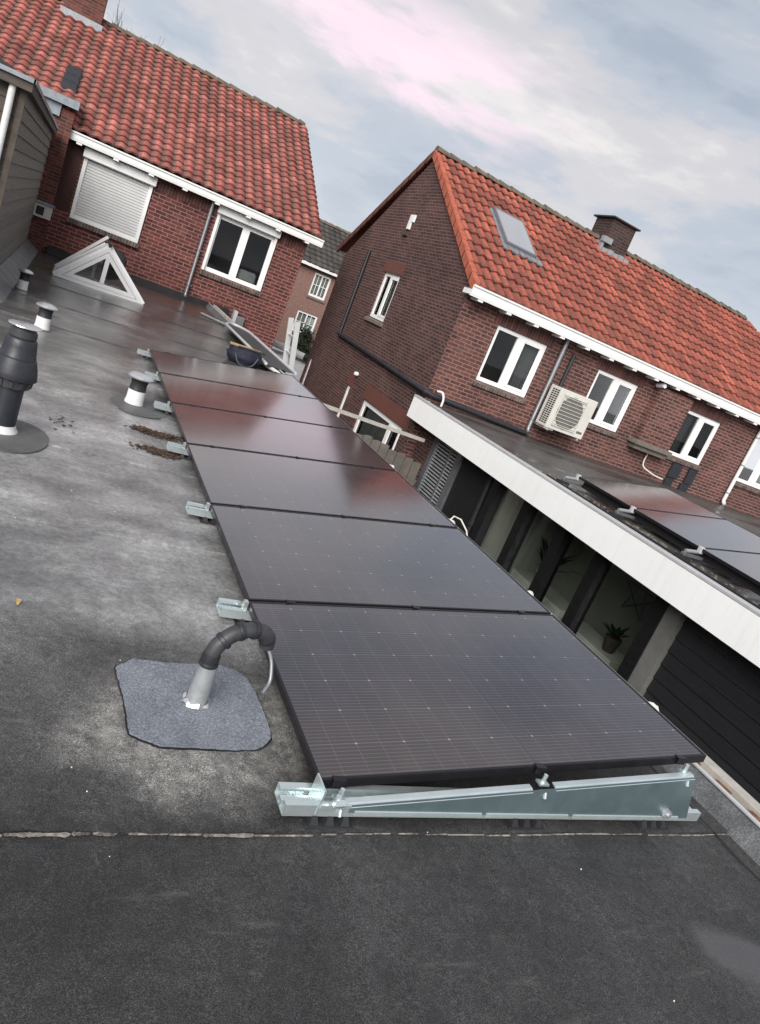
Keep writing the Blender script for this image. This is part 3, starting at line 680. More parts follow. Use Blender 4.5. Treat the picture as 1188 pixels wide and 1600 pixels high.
build(MB().lathe((x,y,z),[(.134,.362),(.136,.366),(.130,.40),(.122,.44),(.108,.485),(.103,.487),(.103,.495),(.100,.50),(.092,.56),(.085,.60),(.080,.606),(.074,.609)],36),'cowl','black_plastic',t,smooth=True)
build(MB().lathe((x,y,z),[(.074,.609),(.078,.614),(.078,.648),(.070,.655),(.062,.672)],32),'neck','grey_black_plastic',t,smooth=True)
build(MB().lathe((x,y,z),[(.090,.676),(.096,.680),(.094,.685),(.06,.690),(.003,.691)],32),'rain_cap','alu',t,smooth=True)
# dark round felt patch under the flue
pp=[]
for i in range(44):
    a=2*math.pi*i/44; pp.append((-1.17+.27*math.cos(a)*(1+.03*math.sin(3*a)),3.12+.36*math.sin(a)*(1+.04*math.cos(2*a))))
m=MB(); A=[m.bm.verts.new((a,b,RZ(a)+.004)) for a,b in pp]; B=[m.bm.verts.new((a,b,RZ(a)+.011)) for a,b in pp]; m.bm.faces.new(B)
for i in range(44): m.bm.faces.new((A[i],A[(i+1)%44],B[(i+1)%44],B[i]))
build(m,'roof_patch','patch_dark',label='dark rounded felt patch under the black flue',cat='roof patch')
pp=[]
for i in range(44):
    a=2*math.pi*i/44; pp.append((-.24+.24*math.cos(a),4.66+.30*math.sin(a)*(1+.05*math.cos(3*a))))
m=MB(); A=[m.bm.verts.new((a,b,RZ(a)+.004)) for a,b in pp]; B=[m.bm.verts.new((a,b,RZ(a)+.010)) for a,b in pp]; m.bm.faces.new(B)
for i in range(44): m.bm.faces.new((A[i],A[(i+1)%44],B[(i+1)%44],B[i]))
build(m,'roof_patch','patch_dark',label='dark rounded felt patch under the vent pipe beside the solar row',cat='roof patch')
# debris and litter
def litter(name,x0,x1,y0,y1,n,mat,lab,s0=.006,s1=.018,seed=1,fall=True):
    bm=bmesh.new(); r=random.Random(seed)
    for _ in range(n):
        a=r.gauss(0,.33);b=r.gauss(0,.33)
        if abs(a)>1 or abs(b)>1: continue
        x=(x0+x1)/2+a*(x1-x0)/2*1.3; y=(y0+y1)/2+b*(y1-y0)/2*1.3+ .05*math.sin(x*14)*.3
        s=r.uniform(s0,s1); th=r.uniform(0,3.14); z=RZ(x)+.008+r.uniform(0,s*.7)
        d=Vector((math.cos(th)*s,math.sin(th)*s,r.uniform(-.3,.3)*s)); e_=Vector((-math.sin(th)*s*.5,math.cos(th)*s*.5,r.uniform(-.3,.3)*s)); c_=Vector((x,y,z))
        v=[bm.verts.new(c_+q) for q in (-d,e_,d,-e_)]; t_=bm.verts.new(c_+Vector((0,0,-s*.4))); bm.faces.new(v)
        for i in range(4): bm.faces.new((v[i],t_,v[(i+1)%4]))
    return build(bm,name,mat,label=lab,cat='debris',kind='stuff')
litter('leaf_debris',-.34,.02,3.86,4.04,1100,'litter_brown','brown heap of rotten leaves on the roof, the one nearer the vent pipe',seed=1)
litter('leaf_debris',-.33,.02,3.40,3.56,1000,'litter_brown','thinner brown debris streak beside the mounting rail',seed=2)
litter('leaf_debris',-.98,-.72,3.4,3.9,26,'litter_brown','scattered dark leaf bits on the pale worn roof beside the flue',seed=3,s1=.02)
bm=bmesh.new(); r=random.Random(21)
for _ in range(70):
    x=r.uniform(-1.2,1.7);y=r.uniform(-1.1,2.2) if r.random()<.75 else r.uniform(2,5); s=r.uniform(.0010,.0030)
    if -.05<x<1.75 and y>-.1: continue
    bmesh.ops.create_icosphere(bm,subdivisions=1,radius=s,matrix=Matrix.Translation((x,y,RZ(x)+.008)))
build(bm,'white_grit','pale_speck',label='tiny white grit scattered over the dark roof felt',cat='grit',kind='stuff')
bm=bmesh.new(); c0=Vector((-.93,1.05,-.016)); 
ring_=[(a*.62,b*.62) for a,b in ((0,-.034),(.010,-.02),(.017,0),(.015,.018),(.006,.028),(0,.024),(-.008,.03),(-.015,.016),(-.014,-.004),(-.008,-.022))]
top=[bm.verts.new(c0+Vector((a,b,.010+.012*abs(a)/.012))) for a,b in ring_]; bot=[bm.verts.new(c0+Vector((a,b,.008+.012*abs(a)/.012))) for a,b in ring_]
bm.faces.new(top); bm.faces.new(bot[::-1])
for i in range(10): bm.faces.new((top[i],bot[i],bot[(i+1)%10],top[(i+1)%10]))
build(bm,'fallen_leaf','leaf_yellow',label='single small yellow leaf lying on the grey roof',cat='leaf')
# lone pipe offcut near the far end
build(MB().tube([(1.55,13.6,.075),(2.0,12.9,.085)],.022,12),'pipe_offcut','alu',label='short grey pipe lying on the far end of the roof',cat='pipe',smooth=True)

# loose gutter strip lying on the roof edge at the far end
def strip_outline(w):
    # straight sides with a rounded far end
    L_=[];x0,x1=2.03-w,2.03+w
    for i in range(14): L_.append((x0,8.7+i*(12.0-8.7)/13))
    for i in range(1,12):
        a=math.pi-math.pi*i/12; L_.append((2.03+w*math.cos(a),12.0+w*2.6*math.sin(a)))
    for i in range(14): L_.append((x1,12.0-i*(12.0-8.7)/13))
    return L_
t=thing('gutter_strip',(2.03,9.5,.15),'long dark trough with a pale rim and rounded end lying on the far roof edge','gutter strip')
o_=strip_outline(.235)
m=MB(); m.bm.faces.new([m.bm.verts.new((a,b,.16)) for a,b in o_]); build(m,'trough','felt_dark',t)
m=MB(); m.tube([(a,b,.175) for a,b in o_],.024,8); build(m,'rim','alu_trim',t,smooth=True)

# tool bag
def blob(m,c,r,seed=0,sub=3,sq=.0):
    bm2=bmesh.new(); bmesh.ops.create_icosphere(bm2,subdivisions=sub,radius=1)
    rr=random.Random(seed); ph=[rr.uniform(0,6) for _ in range(6)]
    idx={}
    for v in bm2.verts:
        p=v.co.copy(); k=max(abs(p.x),abs(p.y),abs(p.z)); p=p.lerp(p/k*.9,sq)
        d=1+.06*math.sin(5*p.x+ph[0])+.05*math.sin(7*p.y+ph[1])+.05*math.sin(8*p.z+ph[2])
        idx[v]=m.bm.verts.new((c[0]+p.x*r[0]*d,c[1]+p.y*r[1]*d,c[2]+p.z*r[2]*d))
    for f in bm2.faces: m.bm.faces.new([idx[v] for v in f.verts])
    bm2.free(); return m
t=thing('tool_bag',(1.5,8.85,.04),'dark navy tool bag with tools on top, standing past the far solar panel','tool bag')
build(blob(MB(),(1.5,8.85,.15),(.27,.20,.13),3,3,.6),'bag_body','bag_navy',t,smooth=True)
build(MB().tube(bend([(1.32,8.67,.18),(1.38,8.62,.06),(1.5,8.6,.03),(1.6,8.62,.08),(1.66,8.67,.2)],4),.012,8),'strap','grey_black_plastic',t,smooth=True)
build(MB().box((1.24,8.8,.265),(1.72,8.86,.295),.005).tube([(1.3,8.9,.27),(1.6,8.93,.285)],.012,8),'wooden_tool','tool_yellow',t)
build(MB().tube([(1.35,8.75,.275),(1.75,8.72,.29)],.016,8),'tool_handle','black_rubber',t,smooth=True)
build(MB().tube(bend([(1.84,9.3,.10),(1.93,8.6,.13),(1.96,8.3,.12),(1.94,8.0,.08)],6),.028,10),'white_hose','white_pvc',label='white tube curving along the roof edge beside the tool bag',cat='tube',smooth=True)

# ================================================================= helper for walls with openings, windows
def facade(Y):       # faces -Y : u = x, v = z, w towards viewer
    return lambda u,v,w:(u,Y-w,v)
def sidewall(X):     # faces -X : u = -y
    return lambda u,v,w:(X-w,-u,v)
def wallmesh(f,u0,u1,v0,v1,holes,rev=.1,splits=()):
    m=MB(); us=sorted({u0,u1,*[h[0] for h in holes],*[h[1] for h in holes]}); vs=sorted({v0,v1,*[h[2] for h in holes],*[h[3] for h in holes]})
    for a,b in zip(us,us[1:]):
        for c,d in zip(vs,vs[1:]):
            mu,mv=(a+b)/2,(c+d)/2
            if any(h[0]<mu<h[1] and h[2]<mv<h[3] for h in holes): continue
            m.quad(f(a,c,0),f(b,c,0),f(b,d,0),f(a,d,0))
    for h in holes:
        a,b,c,d=h[:4]
        m.quad(f(a,c,0),f(a,c,-rev),f(a,d,-rev),f(a,d,0)); m.quad(f(b,c,0),f(b,d,0),f(b,d,-rev),f(b,c,-rev))
        m.quad(f(a,c,0),f(b,c,0),f(b,c,-rev),f(a,c,-rev)); m.quad(f(a,d,0),f(a,d,-rev),f(b,d,-rev),f(b,d,0))
    bmesh.ops.remove_doubles(m.bm,verts=m.bm.verts[:],dist=1e-5)
    return m
def fb(m,f,a,b,bev=0):
    p=[f(a[0],a[1],a[2]),f(b[0],a[1],a[2]),f(b[0],b[1],a[2]),f(a[0],b[1],a[2]),f(a[0],a[1],b[2]),f(b[0],a[1],b[2]),f(b[0],b[1],b[2]),f(a[0],b[1],b[2])]
    return m.hexa(p,bev)
def window(f,u0,u1,v0,v1,parent,depth=.05,fw=.075,mull=.5,mw=.12,sash=.045,curt=None,label=None,bars=False,sill='brick_sill',open_right=False,trans=None):
    """frame in the opening at -depth, two sashes, two panes, curtains / dark room behind, brick sill below"""
    m=MB(); w0,w1=-depth-.06,-depth
    fb(m,f,(u0,v0,w0),(u1,v0+fw,w1)); fb(m,f,(u0,v1-fw,w0),(u1,v1,w1)); fb(m,f,(u0,v0+fw,w0),(u0+fw,v1-fw,w1)); fb(m,f,(u1-fw,v0+fw,w0),(u1,v1-fw,w1))
    um=u0+(u1-u0)*mull
    if mull: fb(m,f,(um-mw/2,v0+fw,w0),(um+mw/2,v1-fw,w1))
    fr=build(m,'window','upvc_white',parent,label=label)
    spans=[(u0+fw,um-mw/2),(um+mw/2,u1-fw)] if mull else [(u0+fw,u1-fw)]
    for i,(a,b) in enumerate(spans):
        c,d=v0+fw,v1-fw
        if (open_right and i==1) or (not mull):
            m=MB(); s_=sash; q0,q1=w1-.052,w1+.012
            fb(m,f,(a-.005,c-.005,q0+.032),(b+.005,c+s_,q1)); fb(m,f,(a-.005,d-s_,q0+.032),(b+.005,d+.005,q1)); fb(m,f,(a-.005,c+s_,q0+.032),(a+s_,d-s_,q1)); fb(m,f,(b-s_,c+s_,q0+.032),(b+.005,d-s_,q1))
            build(m,'sash','upvc_white',fr)
        m=MB(); m.quad(f(a,c,w0+.03),f(b,c,w0+.03),f(b,d,w0+.03),f(a,d,w0+.03)); build(m,'pane','window_glass',fr)
        if bars:
            m=MB(); fb(m,f,((a+b)/2-.012,c,w0+.035),((a+b)/2+.012,d,w1-.01)); fb(m,f,(a,(c+d)/2-.012,w0+.036),(b,(c+d)/2+.012,w1-.012)); build(m,'glazing_bar','upvc_white',fr)
        if curt and curt[i]:
            m=MB(); n=14; a2,b2=a-.03,b+.03; frac=curt[i][1]; dirn=curt[i][2]
            ua,ub=(a2,a2+(b2-a2)*frac) if dirn>0 else (b2-(b2-a2)*frac,b2)
            V_=[]
            for k in range(n*2+1):
                uu=ua+(ub-ua)*k/(n*2); ww=w0-.06-.025*math.sin(k*1.7)-.012*math.sin(k*3.1)
                V_.append((m.bm.verts.new(f(uu,c-.05,ww)),m.bm.verts.new(f(uu,d+.05,ww))))
            for k in range(n*2): m.bm.faces.new((V_[k][0],V_[k+1][0],V_[k+1][1],V_[k][1]))
            build(m,'curtain',curt[i][0],fr,smooth=True)
    m=MB(); B_=.9
    a,b,c,d=u0-.02,u1+.02,v0-.02,v1+.02; q=w0-.001
    m.quad(f(a,c,-B_),f(b,c,-B_),f(b,d,-B_),f(a,d,-B_))
    for (A_,Bb) in (((a,c),(a,d)),((b,c),(b,d)),((a,c),(b,c)),((a,d),(b,d))): m.quad(f(*A_,q),f(*Bb,q),f(*Bb,-B_),f(*A_,-B_))
    build(m,'room','dark_room',fr)
    if sill:
        m=MB(); m.hexa([f(u0-.04,v0-.115,-.01),f(u1+.04,v0-.115,-.01),f(u1+.04,v0-.115,.055),f(u0-.04,v0-.115,.055),f(u0-.04,v0-.0,-.05),f(u1+.04,v0-.0,-.05),f(u1+.04,v0-.045,.055),f(u0-.04,v0-.045,.055)])
        build(m,'sill',sill,fr)
    return fr
def gutter(parent,x0,x1,yf,yb,z0,z1,brk=.7,mat='white_paint',name='eaves_gutter'):
    """boxed gutter seen from the front: face with a moulded lip and small brackets below"""
    m=MB(); pr=[(yb,z0+.02),(yf+.06,z0+.02),(yf+.05,z0),(yf+.012,z0),(yf+.004,z0+.05),(yf+.004,z1-.045),(yf-.018,z1-.03),(yf-.018,z1),(yf+.03,z1),(yf+.03,z1-.09),(yb,z1-.09)]
    m.prism(pr,'x',x0,x1); g=build(m,name,mat,parent)
    m=MB(); x=x0+.25
    while x<x1-.1:
        m.box((x-.055,yf+.02,z0-.042),(x+.055,yb-.005,z0+.001),.006); x+=brk
    build(m,'brackets',mat,g)
    build(MB().box((x0+.005,yf+.031,z1-.085),(x1-.005,yb+.02,z1-.075)),'gutter_bed','gutter_zinc',g)
    return g
def tileroof(name,o,up,cols,rows,pu,pv,mat,parent,clip=None,amp=.030,seed=1,lift=.040):
    """o: lower left corner; up: unit vector up the slope (in the YZ plane); columns run along +x"""
    bm=bmesh.new(); l=bm.loops.layers.uv.verify(); r=random.Random(seed); o=Vector(o); up=Vector(up).normalized(); nrm=Vector((1,0,0)).cross(up).normalized()
    if nrm.z<0: nrm=-nrm
    K=8
    prof=[]
    for i in range(K+1):
        t_=i/K; prof.append(amp*(.5-.5*math.cos(2*math.pi*t_))**.8*1.0)
    for rr in range(rows):
        for cc in range(cols):
            if clip and not clip(cc*pu,rr*pv): continue
            du=r.uniform(-.004,.004); dv=r.uniform(-.010,.008); dh=r.uniform(-.005,.010); rot=r.uniform(-.022,.022)
            lo=[];hi=[];bt=[]
            for i in range(K+1):
                t_=i/K; u=cc*pu+t_*pu*1.01+du; h=prof[i]
                sc2=-.022*math.sin(math.pi*t_)   # curved lower edge
                vlo=rr*pv+dv+sc2+rot*(t_-.5); vhi=(rr+1)*pv+.02
                lo.append(bm.verts.new(o+Vector((u,0,0))+up*vlo+nrm*(h+lift+dh))); hi.append(bm.verts.new(o+Vector((u,0,0))+up*vhi+nrm*(h*.96+.003)))
                bt.append(bm.verts.new(o+Vector((u,0,0))+up*(vlo+.004)+nrm*(h*.9+dh+.002)))
            for i in range(K):
                f_=bm.faces.new((lo[i],lo[i+1],hi[i+1],hi[i])); g_=bm.faces.new((bt[i],bt[i+1],lo[i+1],lo[i]))
                for F_ in (f_,g_):
                    for lp in F_.loops:
                        lp[l].uv=(cc+((lp.vert is lo[i+1] or lp.vert is hi[i+1] or lp.vert is bt[i+1]) and (i+1)/K*.999 or i/K+.0005), rr+(.98 if (lp.vert in (hi[i],hi[i+1])) else .02))
                f_.smooth=True
    me=build(bm,name,mat,parent,uv=False); return me
def ridge(parent,x0,x1,y,z,pitch=.34,mat='ridge_moss',r=.105,seed=2,name='ridge_tiles'):
    m=MB(); rr=random.Random(seed); x=x0
    while x<x1-.05:
        L_=min(pitch+.05,x1-x); dz=rr.uniform(-.008,.012); ra=r*rr.uniform(.95,1.08); n=10; A=[];B=[]
        R1=[(x,y+ra*1.08*math.cos(math.pi*i/n),z+dz+.016+ra*1.0*math.sin(math.pi*i/n)-.03) for i in range(n+1)]
        R2=[(x+L_,y+ra*.92*math.cos(math.pi*i/n),z+dz+ra*.85*math.sin(math.pi*i/n)-.03) for i in range(n+1)]
        m.ring([R1,R2],cap=True); x+=pitch
    rdg=build(m,name,mat,parent); return rdg
def downpipe(parent,f,u,v0,v1,mat,r=.042,w=.08,name='downpipe',shoe=True,n=14):
    m=MB(); pts=[f(u,v1,w),f(u,v0+.06,w)]
    if shoe: pts+= [f(u,v0,w+.07)]
    m.tube([f(u,v1,w)]+[f(u,v0+.1,w)]+([f(u,v0+.04,w+.02),f(u,v0,w+.08)] if shoe else [f(u,v0,w)]),r,n); p=build(m,name,mat,parent,smooth=True)
    m=MB()
    for v in (v0+.28,(v0+v1)/2,v1-.3):
        m.tube([f(u,v-.014,w),f(u,v+.014,w)],r+.007,n); fb(m,f,(u-.012,v-.012,.0),(u+.085,v+.012,w*.5))
    build(m,'pipe_clip','gutter_zinc' if mat!='dark_metal' else 'dark_metal',p); return p

# ================================================================= left house
YL=15.9
H=thing('brick_house',(1,18,GZ),'red brick house with pale red pantile roof and closed white roller shutter','house')
f=facade(YL)
win=(1.655,3.06,.80,2.07); shu=(-1.20,.205,.815,2.215)
m=wallmesh(f,-9,3.79,GZ,2.42,[win,shu]); build(m,'front_wall','brick_left',H)
m=MB(); m.bm.faces.new([m.bm.verts.new(p) for p in ((3.79,YL,GZ),(3.79,25.5,GZ),(3.79,25.5,2.4),(3.79,20.6,5.2),(3.79,YL,2.42))]); build(m,'side_wall','brick_left',H)
window(f,*win,H,depth=.03,fw=.09,mw=.17,sash=.05,open_right=False)
# things on the window sill inside
wbx=MB(); fb(wbx,f,(2.5,.87,-.42),(2.93,1.12,-.2),.03); 
build(wbx,'indoor_box','bucket_grey',H,label='grey box standing behind the right pane')
m=MB(); fb(m,f,(1.61,2.075,.0),(3.10,2.245,.13),.01); fb(m,f,(1.64,.80,.002),(1.70,2.074,.045)); fb(m,f,(3.015,.80,.002),(3.075,2.074,.045)); build(m,'shutter_box','white_paint',H,label='white roller shutter box above the open window')
# roller shutter (closed)
m=MB(); fb(m,f,(-1.235,2.05,.0),(.245,2.235,.14),.01); a,b,c,d=shu; fb(m,f,(a,c,.001),(a+.07,2.048,.05)); fb(m,f,(b-.07,c,.001),(b,2.048,.05)); fb(m,f,(a+.07,c,.001),(b-.07,c+.055,.045))
S=build(m,'roller_shutter','white_paint',H,label='closed white roller shutter with its box')
m=MB(); v=c+.055
while v<2.04:
    m.hexa([f(a+.07,v,-.02),f(b-.07,v,-.02),f(b-.07,v,.010),f(a+.07,v,.010),f(a+.07,v+.047,-.02),f(b-.07,v+.047,-.02),f(b-.07,v+.047,.020),f(a+.07,v+.047,.020)]); v+=.058
build(m,'slats','shutter_slat',S); build(fb(MB(),f,(a+.07,c+.05,-.03),(b-.07,2.05,-.001)),'slat_joints','lead',S)  # grey backing puts the groove shade between the slats into colour
m=MB(); fb(m,f,(a-.04,c-.10,.0),(b+.04,c-.002,.07)); build(m,'sill','brick_sill',S)
for (a,b) in ((-1.24,.24),):
    pass
m=MB(); fb(m,f,(-1.55,2.22,.002),(-1.24,.9,.006)); build(m,'painted_panel','maroon_paint',H)
for q in ((.30,1.60),(3.12,3.785)): build(fb(MB(),f,(q[0],2.02,.002),(q[1],2.235,.004)),'soldier_course','brick_soldier',H)
gutter(H,-1.60,4.06,YL-.30,YL,2.255,2.425,brk=.72)
downpipe(H,f,1.47,.08,2.25,'gutter_zinc',r=.038)
k=.568; up=Vector((0,1,k)).normalized(); pu=.2355; pv=.27; L_=math.hypot(20.62-15.62,(20.62-15.62)*k)
rows=int(L_/pv)+1
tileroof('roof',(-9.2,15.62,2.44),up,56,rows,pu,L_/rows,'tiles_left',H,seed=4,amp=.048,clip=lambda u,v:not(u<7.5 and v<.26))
upb=Vector((0,-1,k)).normalized()
build(MB().quad((-9.2,15.7,2.40),(3.85,15.7,2.40),(3.85,20.62,2.40+4.92*k-.02),(-9.2,20.62,2.40+4.92*k-.02)),'roof_underlay','dark_wood',H)
build(MB().hexa([(-9.2,20.62,5.2),(3.86,20.62,5.2),(3.86,25.6,2.4),(-9.2,25.6,2.4),(-9.2,20.62,5.27),(3.86,20.62,5.27),(3.86,25.6,2.47),(-9.2,25.6,2.47)]),'rear_roof','ridge_moss',H)
ridge(H,-9.2,3.9,20.62,2.44+5.0*k+.035,seed=5)
# chimney on the ridge
c=MB().box((-2.45,20.15,4.8),(-1.6,20.9,6.6)); ch=build(c,'chimney','brick_pier',H)
build(MB().box((-2.5,20.0,4.95),(-1.55,20.14,5.12)),'lead_flashing','chimney_lead',ch)
# black roof vent between the tiles
zr=lambda y:2.44+(y-15.62)*k
m=MB()
for i in range(3):
    y0=16.85+i*.3; m.hexa([(-1.98,y0,zr(y0)+.05),(-1.66,y0,zr(y0)+.05),(-1.66,y0+.33,zr(y0+.33)+.05),(-1.98,y0+.33,zr(y0+.33)+.05),(-1.96,y0,zr(y0)+.15),(-1.68,y0,zr(y0)+.15),(-1.70,y0+.33,zr(y0+.33)+.09),(-1.94,y0+.33,zr(y0+.33)+.09)])
build(m,'roof_ventilator','black_plastic',H)
# felt upstand along the foot of the wall
m=MB().hexa([(-1.45,15.62,-.03),(2.5,15.62,.06),(2.5,15.898,.06),(-1.45,15.898,-.03),(-1.45,15.80,.10),(2.5,15.80,.16),(2.5,15.898,.17),(-1.45,15.898,.11)])
build(m,'wall_upstand','felt_dark',label='black felt upstand along the foot of the red brick wall',cat='flashing')
# party wall pier with lead cap and flue terminal
P_=thing('brick_pier',(-1.7,15.7,0),'narrow dark brick pier with grey lead cap between the shed and the shuttered house','pier')
build(MB().box((-1.88,15.50,-.1),(-1.545,15.897,2.72)),'pier','brick_pier',P_)
build(MB().hexa([(-2.5,15.35,2.78),(-1.50,15.35,2.78),(-1.50,16.25,2.92),(-2.5,16.25,2.92),(-2.5,15.35,2.93),(-1.50,15.35,2.93),(-1.50,16.25,3.0),(-2.5,16.25,3.0)]),'lead_cap','lead',P_)
build(MB().box((-2.4,15.45,2.55),(-1.8,15.9,2.779)),'cap_board','lead',P_)
build(MB().box((-1.86,15.38,.62),(-1.52,15.499,.88),.01),'vent_box','plastic_beige',P_)
build(MB().box((-1.80,15.365,.67),(-1.66,15.379,.83)),'vent_opening','black_rubber',P_)
build(MB().box((-1.90,15.34,.89),(-1.50,15.499,.93)),'ledge','lead',P_)
# grey boarded shed/dormer to the left
D=thing('boarded_shed',(-2.4,11,0),'weathered grey boarded roof shed with white downpipe at the left edge','shed')
m=MB(); v=-.05; XS=-1.83
while v<2.18:
    h=.155; m.hexa([(XS-.03,7.95,v),(XS,7.95,v),(XS,15.49,v),(XS-.03,15.49,v),(XS-.03,7.95,v+h),(XS-.018,7.95,v+h),(XS-.018,15.49,v+h),(XS-.03,15.49,v+h)]); v+=h-.004
build(m,'side_boards','boards_grey',D)
m=MB(); v=-.05
while v<2.2:
    h=.155; m.hexa([(-5,7.93,v),(XS-.03,7.93,v),(XS-.03,7.96,v),(-5,7.96,v),(-5,7.942,v+h),(XS-.03,7.942,v+h),(XS-.03,7.96,v+h),(-5,7.96,v+h)]); v+=h-.004
build(m,'front_boards','boards_dark',D)
build(MB().box((XS-.05,7.91,-.05),(XS+.012,7.949,2.2)),'corner_post','dark_wood',D)
build(MB().box((-5,7.80,2.20),(XS+.06,15.4,2.30)),'roof_board','boards_dark',D)
build(MB().box((-5,7.77,2.29),(XS+.08,7.80,2.335)).box((XS+.061,7.77,2.29),(XS+.085,15.4,2.335)),'edge_trim','lead',D)
build(MB().hexa([(-5,7.85,2.336),(-1.98,7.85,2.336),(-1.98,15.3,2.336),(-5,15.3,2.336),(-5,7.85,3.0),(-2.2,7.95,2.44),(-2.2,15.3,2.44),(-5,15.3,3.0)]),'roof','felt_dark',D)
build(MB().tube([(-1.955,7.87,2.2),(-1.955,7.87,-.02)],.036,14),'downpipe','white_pvc',D,smooth=True)
build(MB().hexa([(-1.86,7.9,-.03),(-1.58,7.9,-.035),(-1.58,15.4,-.035),(-1.86,15.4,-.03),(-1.83,7.9,.13),(-1.815,7.9,.13),(-1.815,15.4,.13),(-1.83,15.4,.13)]),'felt_flashing','felt_light',D)

# triangular roof light
T_=thing('roof_light',(-.45,12.2,0),'white framed triangular glass roof light standing in front of the brick wall','skylight')
Y=12.12; A=Vector((-1.2,Y,-.02)); B=Vector((.31,Y,.0)); Cc=Vector((-.46,Y,.74))
def inset(k):
    # inner triangle by offset k
    pts=[A,B,Cc]; res=[]
    for i in range(3):
        p0,p1,p2=pts[i-1],pts[i],pts[(i+1)%3]
        d1=(p0-p1).normalized(); d2=(p2-p1).normalized(); bis=(d1+d2).normalized(); s_=math.sin(math.acos(max(-1,min(1,d1.dot(d2))))/2); res.append(p1+bis*(k/s_))
    return res
def triframe(m,k0,k1,y0,y1):
    o=inset(k0) if k0 else [A,B,Cc]; i_=inset(k1)
    for j in range(3):
        a,b=o[j],o[(j+1)%3]; c,d=i_[(j+1)%3],i_[j]
        m.hexa([(a.x,y0,a.z),(b.x,y0,b.z),(c.x,y0,c.z),(d.x,y0,d.z),(a.x,y1,a.z),(b.x,y1,b.z),(c.x,y1,c.z),(d.x,y1,d.z)])
m=MB(); triframe(m,0,.055,Y-.0,Y+.08); build(m,'outer_frame','upvc_white',T_)
m=MB(); triframe(m,.061,.125,Y+.008,Y+.07); m.box((-.475,Y+.01,.12),(-.405,Y+.068,.60)); build(m,'inner_frame','upvc_white',T_)
g2=inset(.12); m=MB(); m.bm.faces.new([m.bm.verts.new((p.x,Y+.045,p.z)) for p in g2]); build(m,'pane','window_glass',T_)
# sloping glazed sides running back
b2=Y+.62
def side(name,mat,p,q,lo=.0,th=.05,y0=Y+.08,y1=b2):
    p=Vector(p);q=Vector(q);d=(q-p).normalized();n=Vector((-d.z,0,d.x)); 
    if n.z<0:n=-n
    m=MB(); m.hexa([(p.x,y0,p.z),(q.x,y0,q.z),(q.x,y1,q.z),(p.x,y1,p.z),(p.x+n.x*th,y0,p.z+n.z*th),(q.x+n.x*th,y0,q.z+n.z*th),(q.x+n.x*th,y1,q.z+n.z*th),(p.x+n.x*th,y1,p.z+n.z*th)]); return build(m,name,mat,T_)
il=inset(.05)
side('glazed_slope','green_glass',il[0],il[2],th=.02); side('glazed_slope','green_glass',il[1],il[2],th=.02)
m=MB()
for yy in (Y+.10,Y+.34,b2-.03):
    for P0 in (A,B):
        d=(Cc-P0).normalized(); m.beam(Vector((P0.x,yy,P0.z))+Vector((0,0,.02)),Vector((Cc.x,yy,Cc.z+.02)),.05,.05,up=(0,1,0))
build(m,'glazing_bars','upvc_white',T_)
build(MB().tube([(Cc.x,Y,Cc.z+.03),(Cc.x,b2+.1,Cc.z+.03)],.032,10),'ridge_cap','black_rubber',T_,smooth=True)
m=MB().beam((-1.2,b2+.12,.06),(-.5,b2+.12,.86),.05,.05,up=(0,1,0)); m.beam((-1.2,b2+.02,.02),(-.52,b2+.02,.74),.045,.045,up=(0,1,0)); build(m,'rear_bars','upvc_white',T_)
build(blob(MB(),(-.30,b2+.06,.44),(.20,.10,.30),5,3,.1),'black_cover','black_rubber',T_,smooth=True)
build(MB().box((-1.1,Y+.05,-.02),(.2,b2,.02)),'kerb','felt_dark',T_)
build(MB().box((-.95,Y+.5,.03),(.1,Y+.53,.10)).box((-.62,Y+.49,.1),(-.57,Y+.52,.4)),'inner_bars','upvc_white',T_)

# zinc hopper at the corner
t=thing('rain_hopper',(2.72,15.75,-.3),'pale zinc rain hopper fixed at the far corner of the flat roof','hopper')
build(MB().box((2.62,15.66,-.32),(2.70,15.86,.20),.006),'back_plate','alu_trim',t); build(MB().box((2.705,15.68,-.32),(2.90,15.86,.10),.01),'box','gutter_zinc',t)

# ================================================================= right house
H2=thing('brick_house',(9,14,GZ),'dark brown brick house with orange red pantile roof, gable end and chimney','house')
YR=10.5; XG=5.4; f=facade(YR); g=sidewall(XG)
W=[(6.265,7.50,.95,2.045),(8.90,10.07,.96,2.035),(11.62,12.82,.94,2.0),(14.15,15.35,.92,2.05)]
m=wallmesh(f,XG,16.6,GZ,2.45,W); build(m,'front_wall','brick_right',H2)
gw=[(-14.75,-13.75,1.24,2.30),(-13.22,-10.9,-1.75,-.46),(-14.45,-14.2,-1.5,-.42),(-17.75,-17.5,-2.2,-.45)]
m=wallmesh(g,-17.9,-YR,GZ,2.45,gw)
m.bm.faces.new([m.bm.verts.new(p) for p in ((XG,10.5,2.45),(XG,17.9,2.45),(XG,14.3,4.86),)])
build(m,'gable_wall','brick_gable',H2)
labs=['first white window from the gable corner, left of the grey downpipe','white window beside the air conditioning unit','white window above the two black wall vents','white window right of the pale downpipe, cut by the edge']
for i,w_ in enumerate(W):
    cu={0:[None,('curtain_grey',1,1)],1:[None,('curtain_grey',1,1)],2:[('curtain_grey',.8,1),('curtain_grey',.25,1)],3:[('curtain_grey',.5,1),('curtain_light',1,1)]}[i]
    window(f,*w_,H2,depth=.035,fw=.075,mw=.13,open_right=True,curt=cu,label=labs[i])
window(g,*gw[0],H2,depth=.05,fw=.08,mw=.10,mull=.42,open_right=True,curt=[('curtain_grey',1,1),('curtain_light',.5,1)],label='tall white window in the gable wall',sill='concrete_sill')
